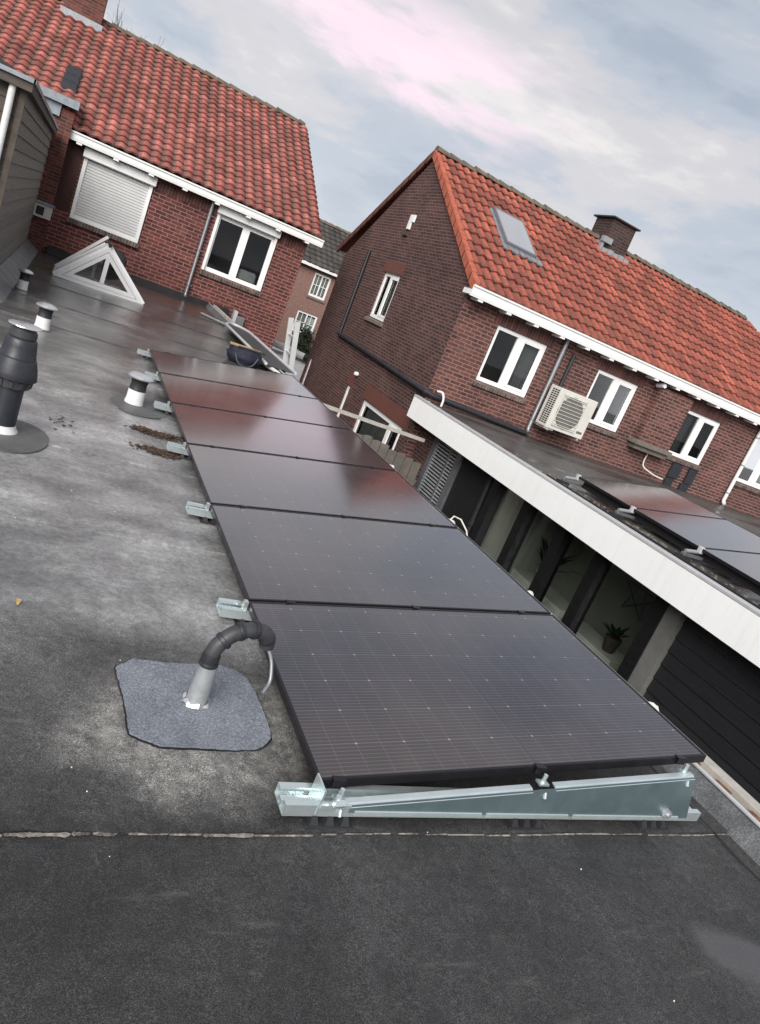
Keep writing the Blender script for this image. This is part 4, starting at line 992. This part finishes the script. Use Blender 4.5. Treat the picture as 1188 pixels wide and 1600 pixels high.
window(g,*gw[1],H2,depth=.04,fw=.10,mw=.12,mull=.72,open_right=True,curt=[('curtain_light',1,1),('curtain_grey',1,1)],label='wide white ground floor window in the gable wall',sill='concrete_sill')
window(g,*gw[2],H2,depth=.04,fw=.05,mull=0,label='narrow white ground floor window in the gable wall',sill=None)
window(g,*gw[3],H2,depth=.04,fw=.05,mull=0,label='narrow white window near the rear of the gable wall',sill=None)
for q in ((-13.3,-.44,-10.7,-.12),(-14.85,2.32,-13.65,2.56),(-14.5,-.41,-14.1,-.1)): build(fb(MB(),g,(q[0],q[1],.002),(q[2],q[3],.006)),'lintel','brown_lintel',H2)
for a,b,c,d in W: build(fb(MB(),f,(a-.12,d+.004,.002),(b+.12,d+.23,.005)),'lintel','brick_soldier',H2)
# gable vent
m=MB(); fb(m,g,(-14.36,3.30,.0),(-14.20,3.62,.04),.005); fb(m,g,(-14.2,3.46,.0),(-14.10,3.62,.04),.005); build(m,'gable_vent','white_paint',H2)
m=MB(); fb(m,g,(-14.46,3.28,.0),(-14.365,3.66,.01)); fb(m,g,(-14.46,3.16,.0),(-14.2,3.24,.05)); build(m,'vent_surround','dark_wood',H2)
bm_=blob(MB(),(XG-.06,13.98,-.07),(.06,.06,.05),2,2,.2); build(bm_,'wall_lamp','white_paint',H2,smooth=True)
# eaves
gutter(H2,5.28,16.8,YR-.34,YR,2.30,2.50,brk=.66)
kr=.6175; up=Vector((0,1,kr)).normalized(); y0=10.24; z0=2.475; L_=math.hypot(14.3-y0,(14.3-y0)*kr); rows=13
xr=10.6
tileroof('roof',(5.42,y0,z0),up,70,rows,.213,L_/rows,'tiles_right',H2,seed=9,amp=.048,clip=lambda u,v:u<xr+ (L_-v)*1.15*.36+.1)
kz=lambda y:z0+(y-y0)*kr
build(MB().quad((5.4,y0+.05,z0-.04),(16.8,y0+.05,z0-.04),(16.0,14.3,kz(14.3)-.04),(5.4,14.3,kz(14.3)-.04)),'roof_underlay','dark_wood',H2)
m=MB(); m.hexa([(5.33,14.3,kz(14.3)-.06),(16,14.3,kz(14.3)-.06),(17.6,18.45,2.5),(5.33,18.45,2.5),(5.33,14.3,kz(14.3)+.02),(16,14.3,kz(14.3)+.02),(17.6,18.45,2.56),(5.33,18.45,2.56)]); build(m,'rear_roof','tiles_right',H2)
build(MB().quad((16.0,14.3,kz(14.3)),(17.5,10.3,2.5),(20,14.3,2.5),(20,14.3,2.5)) if False else MB().hexa([(15.9,14.2,2.4),(17.6,10.3,2.4),(17.7,18.4,2.4),(15.9,14.4,2.4),(15.95,14.2,kz(14.3)-.02),(17.55,10.3,2.5),(17.65,18.4,2.5),(15.95,14.4,kz(14.3)-.02)]),'hip_slope','tiles_right',H2)
ridge(H2,5.36,16.0,14.3,kz(14.3)+.045,seed=8)
# verge tiles up the gable
m=MB(); n=14; rr=random.Random(5)
for i in range(n):
    a=i/n;b=(i+1.12)/n; ya,yb=y0+(14.3-y0)*a,y0+(14.3-y0)*min(b,1); za,zb_=kz(ya),kz(yb); d=.012+rr.uniform(0,.006)
    m.hexa([(5.325,ya,za-.13),(5.36,ya,za-.13),(5.36,yb,zb_-.13),(5.325,yb,zb_-.13),(5.325,ya,za+.055+d),(5.43,ya,za+.075+d),(5.43,yb,zb_+.06),(5.325,yb,zb_+.04)],.006)
build(m,'verge_tiles','verge_tile',H2)
m=MB()
for i in range(n):
    a=i/n;b=(i+1.1)/n; ya,yb=18.45-(18.45-14.3)*a,18.45-(18.45-14.3)*min(b,1); q=lambda y:2.56+(18.45-y)*(kz(14.3)-2.54)/(18.45-14.3)
    m.hexa([(5.325,ya,q(ya)-.13),(5.37,ya,q(ya)-.13),(5.37,yb,q(yb)-.13),(5.325,yb,q(yb)-.13),(5.325,ya,q(ya)+.045),(5.46,ya,q(ya)+.055),(5.46,yb,q(yb)+.04),(5.325,yb,q(yb)+.03)])
build(m,'verge_tiles','brown_lintel',H2)
# roof window
def onr(u,y,w): return (u,y-w*kr/math.hypot(1,kr),kz(y)+w/math.hypot(1,kr))
m=MB()
def rb(m,u0,u1,ya,yb,w0,w1): m.hexa([onr(u0,ya,w0),onr(u1,ya,w0),onr(u1,yb,w0),onr(u0,yb,w0),onr(u0,ya,w1),onr(u1,ya,w1),onr(u1,yb,w1),onr(u0,yb,w1)])
sx0,sx1,sy0,sy1=6.50,7.29,11.93,13.03
for q in ((sx0,sx1,sy0,sy0+.07),(sx0,sx1,sy1-.09,sy1),(sx0,sx0+.06,sy0+.07,sy1-.09),(sx1-.06,sx1,sy0+.07,sy1-.09)): rb(m,*q,.0,.135)
rw=build(m,'roof_window','gutter_zinc',H2)
m=MB(); rb(m,sx0+.04,sx1-.04,sy0+.045,sy1-.06,.02,.137); build(m,'pane','roof_window_glass',rw)
m=MB(); 
for i in range(7): rb(m,sx0-.10+i*.15,sx0+.035+i*.15,sy0-.15+.01*(i%2),sy0-.003,.05,.085)
rb(m,sx0-.07,sx0-.003,sy0,sy1,.03,.07); rb(m,sx1+.003,sx1+.07,sy0,sy1,.03,.07); build(m,'flashing','lead',rw)
# chimney
m=MB().box((10.16,13.92,4.5),(10.90,14.62,5.52)); ch=build(m,'chimney','brick_dark',H2)
build(MB().box((10.08,13.85,5.521),(10.98,14.69,5.56),.006),'cap','felt_dark',ch)
m=MB()
for i in range(5): m.box((10.08+i*.18,13.76,4.70),(10.245+i*.18,13.915,4.80+.02*(i%2)))
m.box((10.05,13.85,4.7),(10.125,14.3,4.95)); m.box((10.02,13.80,4.93),(10.30,13.915,5.06)); build(m,'flashing','chimney_lead',ch)
# pilaster on the front wall
m=MB().box((10.52,YR-.20,1.0),(11.50,YR-.002,2.20)); pi_=build(m,'chimney_breast','brick_right',H2)
build(MB().box((10.42,YR-.30,.90),(11.55,YR-.004,.998),.01).box((10.5,YR-.22,.80),(11.5,YR-.004,.899)),'ledge','concrete_sill',pi_)
build(MB().tube([(10.48,YR-.26,2.24),(10.48,YR-.05,2.20)],.05,12),'corner_lamp','white_paint',pi_,smooth=True)
# pipes
downpipe(H2,f,7.82,.34,2.32,'gutter_zinc',r=.045)
p=build(MB().tube([f(8.13,2.10,.06),f(8.13,1.3,.06)],.04,12),'black_duct','black_plastic',H2,smooth=True)
downpipe(H2,f,14.02,.30,2.32,'white_pvc',r=.045)
m=MB().tube([(XG-.055,16.02,2.66),(XG-.055,16.0,.56),(XG-.055,15.9,.50)],.042,12); build(m,'vent_stack','black_plastic',H2,smooth=True)
m=MB().tube([(XG-.06,16.05,.53),(XG-.06,YR-.06,.40),(XG+.05,YR-.075,.395),(7.8,YR-.075,.31)],.05,12); dp=build(m,'drain_pipe','black_plastic',H2,smooth=True)
m=MB()
for y in (15.2,14.0,12.8,11.6): m.tube([(XG-.06,y-.012,.40+(y-10.5)*.0236),(XG-.06,y+.012,.40+(y-10.5)*.0236)],.058,12)
build(m,'pipe_clip','dark_metal',dp)
build(MB().tube(bend([(5.52,10.36,.50),(5.58,10.25,.52),(5.62,10.2,.40),(5.62,10.2,.27)],4),.022,10),'overflow_pipe','white_pvc',H2,smooth=True)
# black wall vents and cable
m=MB(); fb(m,f,(11.98,.46,.0),(12.32,.80,.05),.01); fb(m,f,(11.98,.20,.0),(12.24,.44,.05),.01); build(m,'wall_vent','black_plastic',H2)
m=MB(); fb(m,f,(12.55,.44,.0),(12.82,.80,.05),.01); fb(m,f,(12.50,.16,.0),(12.78,.42,.05),.01); build(m,'wall_vent','black_plastic',H2)
build(MB().tube(bend([(11.12,YR-.06,.80),(11.08,YR-.08,.60),(11.1,YR-.12,.47),(11.3,YR-.35,.40),(11.42,YR-.5,.40)],5),.016,8),'white_cable','cable_white',H2,smooth=True)
# air conditioner
AC=thing('air_conditioner',(8.3,10.1,.6),'beige outdoor air conditioning unit hung on the brick wall beside a window','air conditioner')
ax0,ax1,ay0,ay1,az0,az1=7.84,8.80,9.95,10.33,.60,1.415
build(MB().box((ax0,ay0,az0),(ax1,ay1,az1),.012),'casing','plastic_beige',AC)
m=MB().lathe((0,0,0),[(.30,0),(.30,.012)],40)
bm2=m.bm; 
for v in bm2.verts: x_,y_,z_=v.co; v.co=Vector((ax0+.40,ay0-.002-z_,az0+.40+0*0)) + Vector((x_*1.02,0,y_*1.12))
build(m,'fan_opening','grille_grey',AC)
m=MB(); 
for i in range(9): 
    zz=az0+.12+i*.07; m.box((ax0+.10,ay0-.024,zz),(ax0+.70,ay0-.016,zz+.010))
for i in range(2): m.box((ax0+.10+i*.59,ay0-.026,az0+.09),(ax0+.115+i*.59,ay0-.014,az0+.72))
m.box((ax0+.10,ay0-.026,az0+.08),(ax0+.705,ay0-.014,az0+.095)); m.box((ax0+.10,ay0-.026,az0+.71),(ax0+.705,ay0-.014,az0+.725)); build(m,'fan_grille','plastic_beige',AC)
m=MB()
for i in range(17):
    for j in range(3): m.box((ax0-.004,ay0+.05+j*.085,az0+.06+i*.042),(ax0+.004,ay0+.115+j*.085,az0+.085+i*.042))
build(m,'side_fins','black_rubber',AC)
build(MB().box((ax0+.76,ay0-.003,az0+.09),(ax0+.90,ay0+.001,az0+.14)),'rating_plate','grille_grey',AC)
build(MB().box((ax0+.05,ay0-.01,az0-.045),(ax0+.09,10.49,az0-.004)).box((ax1-.12,ay0-.01,az0-.045),(ax1-.08,10.49,az0-.004)).box((ax0-.02,ay0+.02,az0-.03),(ax0+.22,ay0+.05,az0-.004)),'bracket','alu',AC)

# ================================================================= neighbour's flat roofed extension
E_=thing('house_extension',(7,4,GZ),'flat roofed extension with broad white fascia, black posts and glass front','extension')
FX=5.2
build(MB().box((5.25,-8,.0),(16.6,YR-.004,.255)),'flat_roof','felt_neighbour',E_)
build(MB().box((FX-.045,-8,-.13),(FX,YR-.03,.262),.004).box((FX+.001,YR-.06,-.13),(FX+.3,YR-.031,.262)),'fascia','fascia_white',E_)
build(MB().box((FX-.05,-8,.264),(FX+.06,YR-.02,.30),.006),'roof_trim','alu_trim',E_)
build(MB().box((FX+.002,-8,-.10),(5.62,9.9,-.02)),'soffit','black_wall',E_)
ex=5.6; g2=sidewall(ex)
m=wallmesh(g2,-10.49,-9.85,GZ,-.02,[]); build(m,'brick_return','brick_gable',E_)
sw=(-9.85,-8.75,-2.1,-.18)
m=MB(); a,b,c,d=sw
fb(m,g2,(a,c,-.04),(a+.13,d,.03)); fb(m,g2,(b-.16,c,-.04),(b,d,.03)); fb(m,g2,(a+.13,d-.10,-.04),(b-.16,d,.03)); fb(m,g2,(a,c-.8,-.04),(b,c,.03)); fb(m,g2,(a+.13+.5,c,-.03),(a+.13+.54,d-.10,.0))
sf=build(m,'louvred_window','gutter_zinc',E_)
m=MB(); v=c+.02
while v<d-.13:
    m.hexa([g2(a+.13,v,-.035),g2(b-.16,v,-.035),g2(b-.16,v,-.01),g2(a+.13,v,-.01),g2(a+.13,v+.012,-.045),g2(b-.16,v+.012,-.045),g2(b-.16,v+.03,-.02),g2(a+.13,v+.03,-.02)]); v+=.062
build(m,'blind_slats','lead_sleeve',sf); m=MB(); fb(m,g2,(a+.12,c,-.09),(b-.15,d,-.07)); build(m,'dark_backing','dark_room',sf)
m=MB(); fb(m,g2,(-8.749,GZ,-.05),(-7.52,-.02,-.02)); build(m,'black_wall','black_wall',E_)
build(MB().tube([(5.54,7.66,-.02),(5.54,7.62,GZ)],.045,12).tube([(5.54,7.64,-1.1),(5.54,7.64,-1.0)],.06,12),'downpipe','dark_metal',E_,smooth=True)
posts=[7.42,6.52,5.62,4.80,3.66]

for y in posts: build(MB().box((5.50,y-.09,GZ),(5.66,y+.09,-.021)),'post','black_post',E_)
for a_,b_ in zip(posts,posts[1:]):
    m=MB(); m.quad((5.6,b_+.09,GZ+.02),(5.6,a_-.09,GZ+.02),(5.6,a_-.09,-.025),(5.6,b_+.09,-.025)); build(m,'glass_door','door_glass',E_)
build(MB().box((5.52,3.36,GZ),(5.62,3.569,-.021)),'pale_post','pale_post_paint',E_)
# dark horizontal siding
m=MB(); v=GZ
while v<-.03:
    h=.17; m.hexa([(ex-.012,-8,v),(ex+.02,-8,v),(ex+.02,3.355,v),(ex-.012,3.355,v),(ex+.004,-8,v+h-.012),(ex+.02,-8,v+h-.012),(ex+.02,3.355,v+h-.012),(ex+.004,3.355,v+h-.012)]); v+=h
build(m,'siding','siding_black',E_)
# room behind the glass
build(MB().quad((5.62,3.3,GZ+.01),(7.9,3.3,GZ+.01),(7.9,7.6,GZ+.01),(5.62,7.6,GZ+.01)),'room_floor','room_floor',E_)
build(MB().quad((7.9,3.3,GZ),(7.9,7.6,GZ),(7.9,7.6,-.03),(7.9,3.3,-.03)).quad((5.62,7.6,GZ),(7.9,7.6,GZ),(7.9,7.6,-.03),(5.62,7.6,-.03)).quad((5.62,3.3,GZ),(7.9,3.3,GZ),(7.9,3.3,-.03),(5.62,3.3,-.03)),'room_wall','room_wall',E_)
# furniture in the room : each its own thing
K1=thing('sideboard',(7.0,6.6,GZ),'white low cabinet seen through the glass front, under the house plant','cabinet')
build(MB().box((6.5,6.0,GZ+.02),(7.0,7.4,-1.55),.01),'body','cabinet',K1); build(MB().box((6.48,6.05,-2.4),(6.499,6.68,-1.6)).box((6.48,6.72,-2.4),(6.499,7.35,-1.6)),'door','cabinet',K1)
for yy in (6.6,6.8): build(MB().box((6.46,yy,-1.75),(6.479,yy+.03,-1.65)),'knob','black_rubber',K1)
K2=thing('sideboard',(7.0,5.0,GZ),'white cabinet seen through the glass with a plant pot on it, near the middle posts','cabinet')
build(MB().box((6.5,4.75,GZ+.02),(7.0,5.9,-1.62),.01),'body','cabinet',K2)
def plant(x,y,z,lab,h,pot,n=26,seed=1,mat='leaf_house'):
    t=thing('potted_plant',(x,y,z),lab,'plant'); build(MB().lathe((x,y,z),[(.08,0),(.12,.2),(.125,.22),(.10,.22)],16),'pot',pot,t,smooth=True)
    m=MB(); r=random.Random(seed)
    for i in range(n):
        a=r.uniform(0,6.28); l=h*r.uniform(.5,1); e=r.uniform(.5,1.3); p0=Vector((x,y,z+.2)); d=Vector((math.cos(a)*math.cos(e),math.sin(a)*math.cos(e),math.sin(e))); s_=Vector((-math.sin(a),math.cos(a),0))*.035
        p1=p0+d*l*.6; p2=p0+d*l+Vector((0,0,-.15*l)); m.quad(p0-s_*.2,p1-s_,p1+s_,p0+s_*.2); m.quad(p1-s_,p2-s_*.1,p2+s_*.1,p1+s_)
    build(m,'leaves',mat,t)
plant(6.7,6.9,-1.548,'dark leafy house plant behind the glass on the left cabinet',.75,'cabinet',30,3)
plant(6.7,5.05,-1.618,'small house plant in a brown pot behind the glass',.34,'dark_wood',22,4)
t=thing('wall_star',(7.85,6.1,-1.2),'black line star decoration hanging on the wall behind the glass','wall decoration')
m=MB()
pts_=[(7.86,6.0+.38*math.cos(math.pi/2+i*4*math.pi/5),-1.05+.38*math.sin(math.pi/2+i*4*math.pi/5)) for i in range(6)]
for a_,b_ in zip(pts_,pts_[1:]): m.tube([a_,b_],.008,6)
build(m,'star','gutter_zinc',t)
m=MB()
for i in range(3):
    for j in range(5): m.box((7.82,5.0+i*.10,-1.55+j*.16),(7.88,5.08+i*.10,-1.45+j*.16))
build(m,'wine_rack','black_post',label='dark rack of small squares on the wall behind the glass',cat='rack')

# neighbour's solar row
g='solar panels on the neighbouring flat roof'
np_=make_panel((5.78,4.958,.435),'farthest panel of the solar row on the neighbouring white edged roof, below the white cable',g,.4,1.68)
dup(np_,(0,-SP,0),'middle panel of the solar row on the neighbouring white edged roof')
dup(np_,(0,-2*SP,0),'third panel on the neighbouring roof, cut by the right edge of the photo')
dup(np_,(0,-3*SP,0),'fourth panel on the neighbouring roof, lowest at the right edge of the photo')
g='mounting rails on the neighbouring flat roof'
def nrail(y,lab):
    t=thing('mounting_rail',(5.6,y,.256),lab,'mounting rail',g)
    build(MB().box((5.56,y-.03,.30),(7.4,y+.03,.335),.004),'rail','gutter_zinc',t)
    build(MB().tube([(5.58,y,.355),(5.80,y,.38)],.022,10),'cross_tube','lead_sleeve',t,smooth=True)
    build(MB().box((5.77,y-.03,.37),(5.82,y+.03,.45),.006),'clamp','alu_trim',t)
    build(MB().box((5.50,y-.06,.256),(5.66,y+.06,.299),.006),'rubber_foot','black_rubber',t)
    return t
n0=nrail(6.12,'steel rail end of the neighbouring solar row, farthest one by the white cable')
for i,l in enumerate(('steel rail end of the neighbouring solar row, second from the far end','steel rail end of the neighbouring solar row, third from the far end','steel rail end of the neighbouring solar row, at the right edge of the photo')): dup(n0,(0,-SP*(i+1),0),l)
build(MB().quad((5.86,1.6,.30),(5.86,6.05,.30),(5.88,6.05,.42),(5.88,1.6,.42)),'gap_shade_plate','black_wall',label='black sheet standing for the shaded gap under the left edge of the neighbouring solar row',cat='plate')  # added black sheet in place of the shade beneath the panels
build(MB().tube(bend([(5.42,6.3,.28),(5.40,5.0,.285),(5.46,4.0,.28),(5.40,3.0,.285),(5.44,1.8,.28)],6),.012,8),'black_cable','black_rubber',label='black cable lying behind the white fascia of the neighbouring roof',cat='cable',smooth=True)
bm=bmesh.new(); r=random.Random(31)
for _ in range(420):
    x=r.uniform(5.28,5.75);y=r.uniform(.5,6.6); s_=r.uniform(.008,.03)
    bmesh.ops.create_icosphere(bm,subdivisions=1,radius=s_,matrix=Matrix.Translation((x,y,.26))@Matrix.Diagonal((1,1,.5,1)))
build(bm,'gravel_debris','concrete_sill',label='loose gravel and moss behind the white fascia of the neighbouring roof',cat='debris',kind='stuff')

# ================================================================= courtyard things
t=thing('board_fence',(4.6,9.3,GZ),'weathered grey wooden board fence between the solar row and the gable wall','fence')
r=random.Random(6); x=3.55; hts=[-.52,-.50,-.47,-.50,-.53,-.58,-.60,-.64,-.66]
for i in range(9):
    m=MB(); w_=.165; h=hts[i]-.02*r.random(); m.prism([(x,GZ),(x+w_,GZ),(x+w_,h-.02*r.random()),(x+w_*.6,h-.01*r.random()),(x,h-.03*r.random())],'y',9.2+.004*(i%2),9.235+.004*(i%2)); build(m,'board','old_wood',t); x+=.178
build(MB().box((3.5,9.24,-1.1),(5.2,9.28,-1.0)).box((3.5,9.24,-2.4),(5.2,9.28,-2.3)),'rail','old_wood',t)
build(MB().beam((2.55,9.6,-.28),(5.30,9.72,-.36),.05,.06).beam((2.6,9.6,GZ),(2.6,9.6,-.3),.07,.07,up=(0,1,0)),'washing_line_pole','raw_timber',label='pale wooden bar spanning the passage above the board fence',cat='pole')
# ladder
t=thing('ladder',(2.5,9.6,GZ),'aluminium ladder sticking up above the far roof edge beside the van','ladder')
def LP(s_,side): # s: height along; leans towards the roof
    z=GZ+s_; x=2.34+ (0.80-z)*.20 ; return Vector((x-.04,9.55+side,z))
for sd_ in (0,.42):
    a_=LP(0,sd_); b_=LP(3.74,sd_); build(MB().beam(a_,b_,.085,.028,up=(0,1,0)),'rail','ladder_alu',t)
m=MB()
k_=.25
while k_<3.7: m.tube([LP(k_,0)+Vector((0,.01,0)),LP(k_,.42)-Vector((0,.01,0))],.017,8); k_+=.27
build(m,'rungs','ladder_alu',t)
# van on the street with a tube on its rack
V=thing('white_van',(5.6,20.4,GZ),'white van parked in the gap between the houses, roof tube on its rack','van')
vx0,vx1,vy0,vy1=4.62,6.45,18.9,23.4
m=MB(); pr=[(vy0,GZ+.35),(vy0,-2.0),(vy0+.05,-1.6),(vy0+.25,-.98),(vy0+.5,-.86),(vy1-.1,-.86),(vy1,-1.1),(vy1,GZ+.35)]
m.prism(pr,'x',vx0,vx1); bmesh.ops.bevel(m.bm,geom=[e for e in m.bm.edges],offset=.06,segments=3,affect='EDGES'); build(m,'body','van_white',V,smooth=True)
build(MB().hexa([(vx0+.15,vy0-.0,-1.95),(vx1-.15,vy0-.0,-1.95),(vx1-.15,vy0+.1,-1.95),(vx0+.15,vy0+.1,-1.95),(vx0+.2,vy0+.2,-1.15),(vx1-.2,vy0+.2,-1.15),(vx1-.2,vy0+.3,-1.15),(vx0+.2,vy0+.3,-1.15)]),'rear_window','green_glass',V)
build(MB().box((vx0-.012,vy0+1.0,-1.8),(vx0+.02,vy0+2.2,-1.25),.01),'side_window','green_glass',V)
for yy in (vy0+.8,vy1-.9):
    for xx in (vx0-.02,vx1-.2):
        w_=build(MB().tube([(xx,yy,GZ+.34),(xx+.22,yy,GZ+.34)],.34,24),'wheel','black_rubber',V,smooth=True); build(MB().tube([(xx-.006,yy,GZ+.34),(xx+.226,yy,GZ+.34)],.19,20),'rim','alu',w_,smooth=True)
for xx in (vx0+.02,vx1-.14): build(MB().box((xx,vy0-.03,-2.1),(xx+.12,vy0+.02,-1.7),.01),'tail_light','rust_brown',V)
for q in (.6,3): build(MB().box((vx0+.1,vy0+q,-.88),(vx1-.1,vy0+q+.06,-.76)),'roof_rack','alu',V)
t=thing('rack_tube',(5.5,19.5,-.7),'pale tube with a black end cap lying across the van roof rack','tube')
build(MB().tube([(4.75,19.9,-.62),(5.75,19.3,-.66)],.10,16),'tube','white_pvc',t,smooth=True); build(MB().tube([(5.751,19.299,-.66),(5.86,19.235,-.665)],.108,16),'end_cap','black_rubber',t,smooth=True)

# leafy shrub
def foliage(m,c,r,n,s0,s1,seed):
    rr=random.Random(seed); cl=[]
    for _ in range(26):
        d=Vector((rr.gauss(0,1),rr.gauss(0,1),rr.gauss(0,1))).normalized()*rr.uniform(.35,.95); cl.append(Vector((c[0]+d.x*r[0],c[1]+d.y*r[1],c[2]+d.z*r[2])))
    for _ in range(n):
        q=rr.choice(cl); p=q+Vector((rr.gauss(0,.17)*r[0],rr.gauss(0,.17)*r[1],rr.gauss(0,.17)*r[2])); s_=rr.uniform(s0,s1)
        a=Vector((rr.uniform(-1,1),rr.uniform(-1,1),rr.uniform(-1,1))).normalized(); b=a.orthogonal().normalized(); 
        m.bm.faces.new([m.bm.verts.new(p+v_) for v_ in (a*s_,b*s_*.5,-a*s_,-b*s_*.5)])
t=thing('shrub',(7.4,26.5,GZ),'dense dark green shrub in the gap between the houses, below the small window','shrub')
m=MB(); foliage(m,(7.5,24.9,-1.35),(.85,.6,1.1),9000,.03,.075,3); build(m,'foliage','leaf_dark',t)
build(MB().tube([(7.5,24.9,GZ),(7.5,24.9,-1.6)],[.07,.03],8).tube([(7.5,24.9,-2.2),(7.2,24.8,-1.3)],[.04,.015],6).tube([(7.5,24.9,-2.2),(7.8,25,-1.3)],[.04,.015],6),'stem','bark',t)
# far house seen through the gap
H3=thing('brick_house',(8,34,GZ),'pinkish pebble brick house with dark mossy tile roof, far away in the gap','house')
f=facade(32)
W3=[(9.02,9.86,.78,1.86),(8.83,9.86,-1.0,0.0),(5.2,6.4,.78,1.86),(12.2,13.2,.78,1.86)]
build(wallmesh(f,2,18,GZ,2.1,W3),'front_wall','pebble_wall',H3)
for w_ in W3: window(f,*w_,H3,depth=.04,fw=.09,mw=.06,bars=True,curt=[('curtain_light',1,1),('curtain_light',1,1)],sill='concrete_sill')
build(MB().box((2,31.7,2.0),(18,31.98,2.14)),'eaves_gutter','white_paint',H3)
up=Vector((0,1,.62)).normalized(); L_=math.hypot(3.3,3.3*.62)
tileroof('roof',(2,31.7,2.12),up,53,10,.3,L_/10,'tiles_dark',H3,seed=12)
build(MB().hexa([(2,31.8,2.08),(18,31.8,2.08),(18,38.2,2.08),(2,38.2,2.08),(2,34.98,4.08),(18,34.98,4.08),(18,35.02,4.08),(2,35.02,4.08)]),'rear_roof','ridge_moss',H3)
ridge(H3,2,18,35,4.2,seed=14,r=.13)
build(MB().box((2,32.05,GZ),(2.1,38,2.08)).box((17.9,32.05,GZ),(18,38,2.08)).box((2,37.9,GZ),(18,38,2.08)),'rear_walls','pebble_wall',H3)
build(MB().box((11.4,31.6,2.25),(12.0,31.99,2.5)),'eaves_box','white_paint',H3)
# right house back and side walls close it
build(MB().box((XG+.002,17.8,GZ),(16.6,17.9,2.5)).box((16.5,10.51,GZ),(16.6,17.79,2.45)),'rear_wall','brick_gable',H2)
# bare trees behind the roofs
def baretree(x,y,h,lab,seed,spread=.5):
    t=thing('bare_tree',(x,y,GZ),lab,'tree'); r=random.Random(seed); m=MB()
    m.tube([(x,y,GZ),(x+.1,y,GZ+h*.45)],[.14,.09],8); build(m,'trunk','bark',t)
    m=MB()
    def br(p,d,l,rad,k):
        e=p+d*l; m.tube([p,p.lerp(e,.5)+Vector((r.uniform(-.05,.05),0,r.uniform(-.03,.05)))*l,e],[rad,rad*.8,rad*.55],5,cap=False)
        if k==0:return
        for _ in range(r.choice([3,4])):
            nd_=(d+Vector((r.uniform(-spread,spread),r.uniform(-spread,spread),r.uniform(-.05,.35)))).normalized(); br(p.lerp(e,r.uniform(.5,1)),nd_,l*r.uniform(.55,.8),rad*.55,k-1)
    br(Vector((x+.1,y,GZ+h*.42)),Vector((0,0,1)),h*.25,.07,4); build(m,'branches','bark',t)
baretree(-.7,30,10.9,'thin bare tree tips showing above the left roof ridge',4)
baretree(9.6,46,10.0,'bare tree showing just above the dark far roof',6)
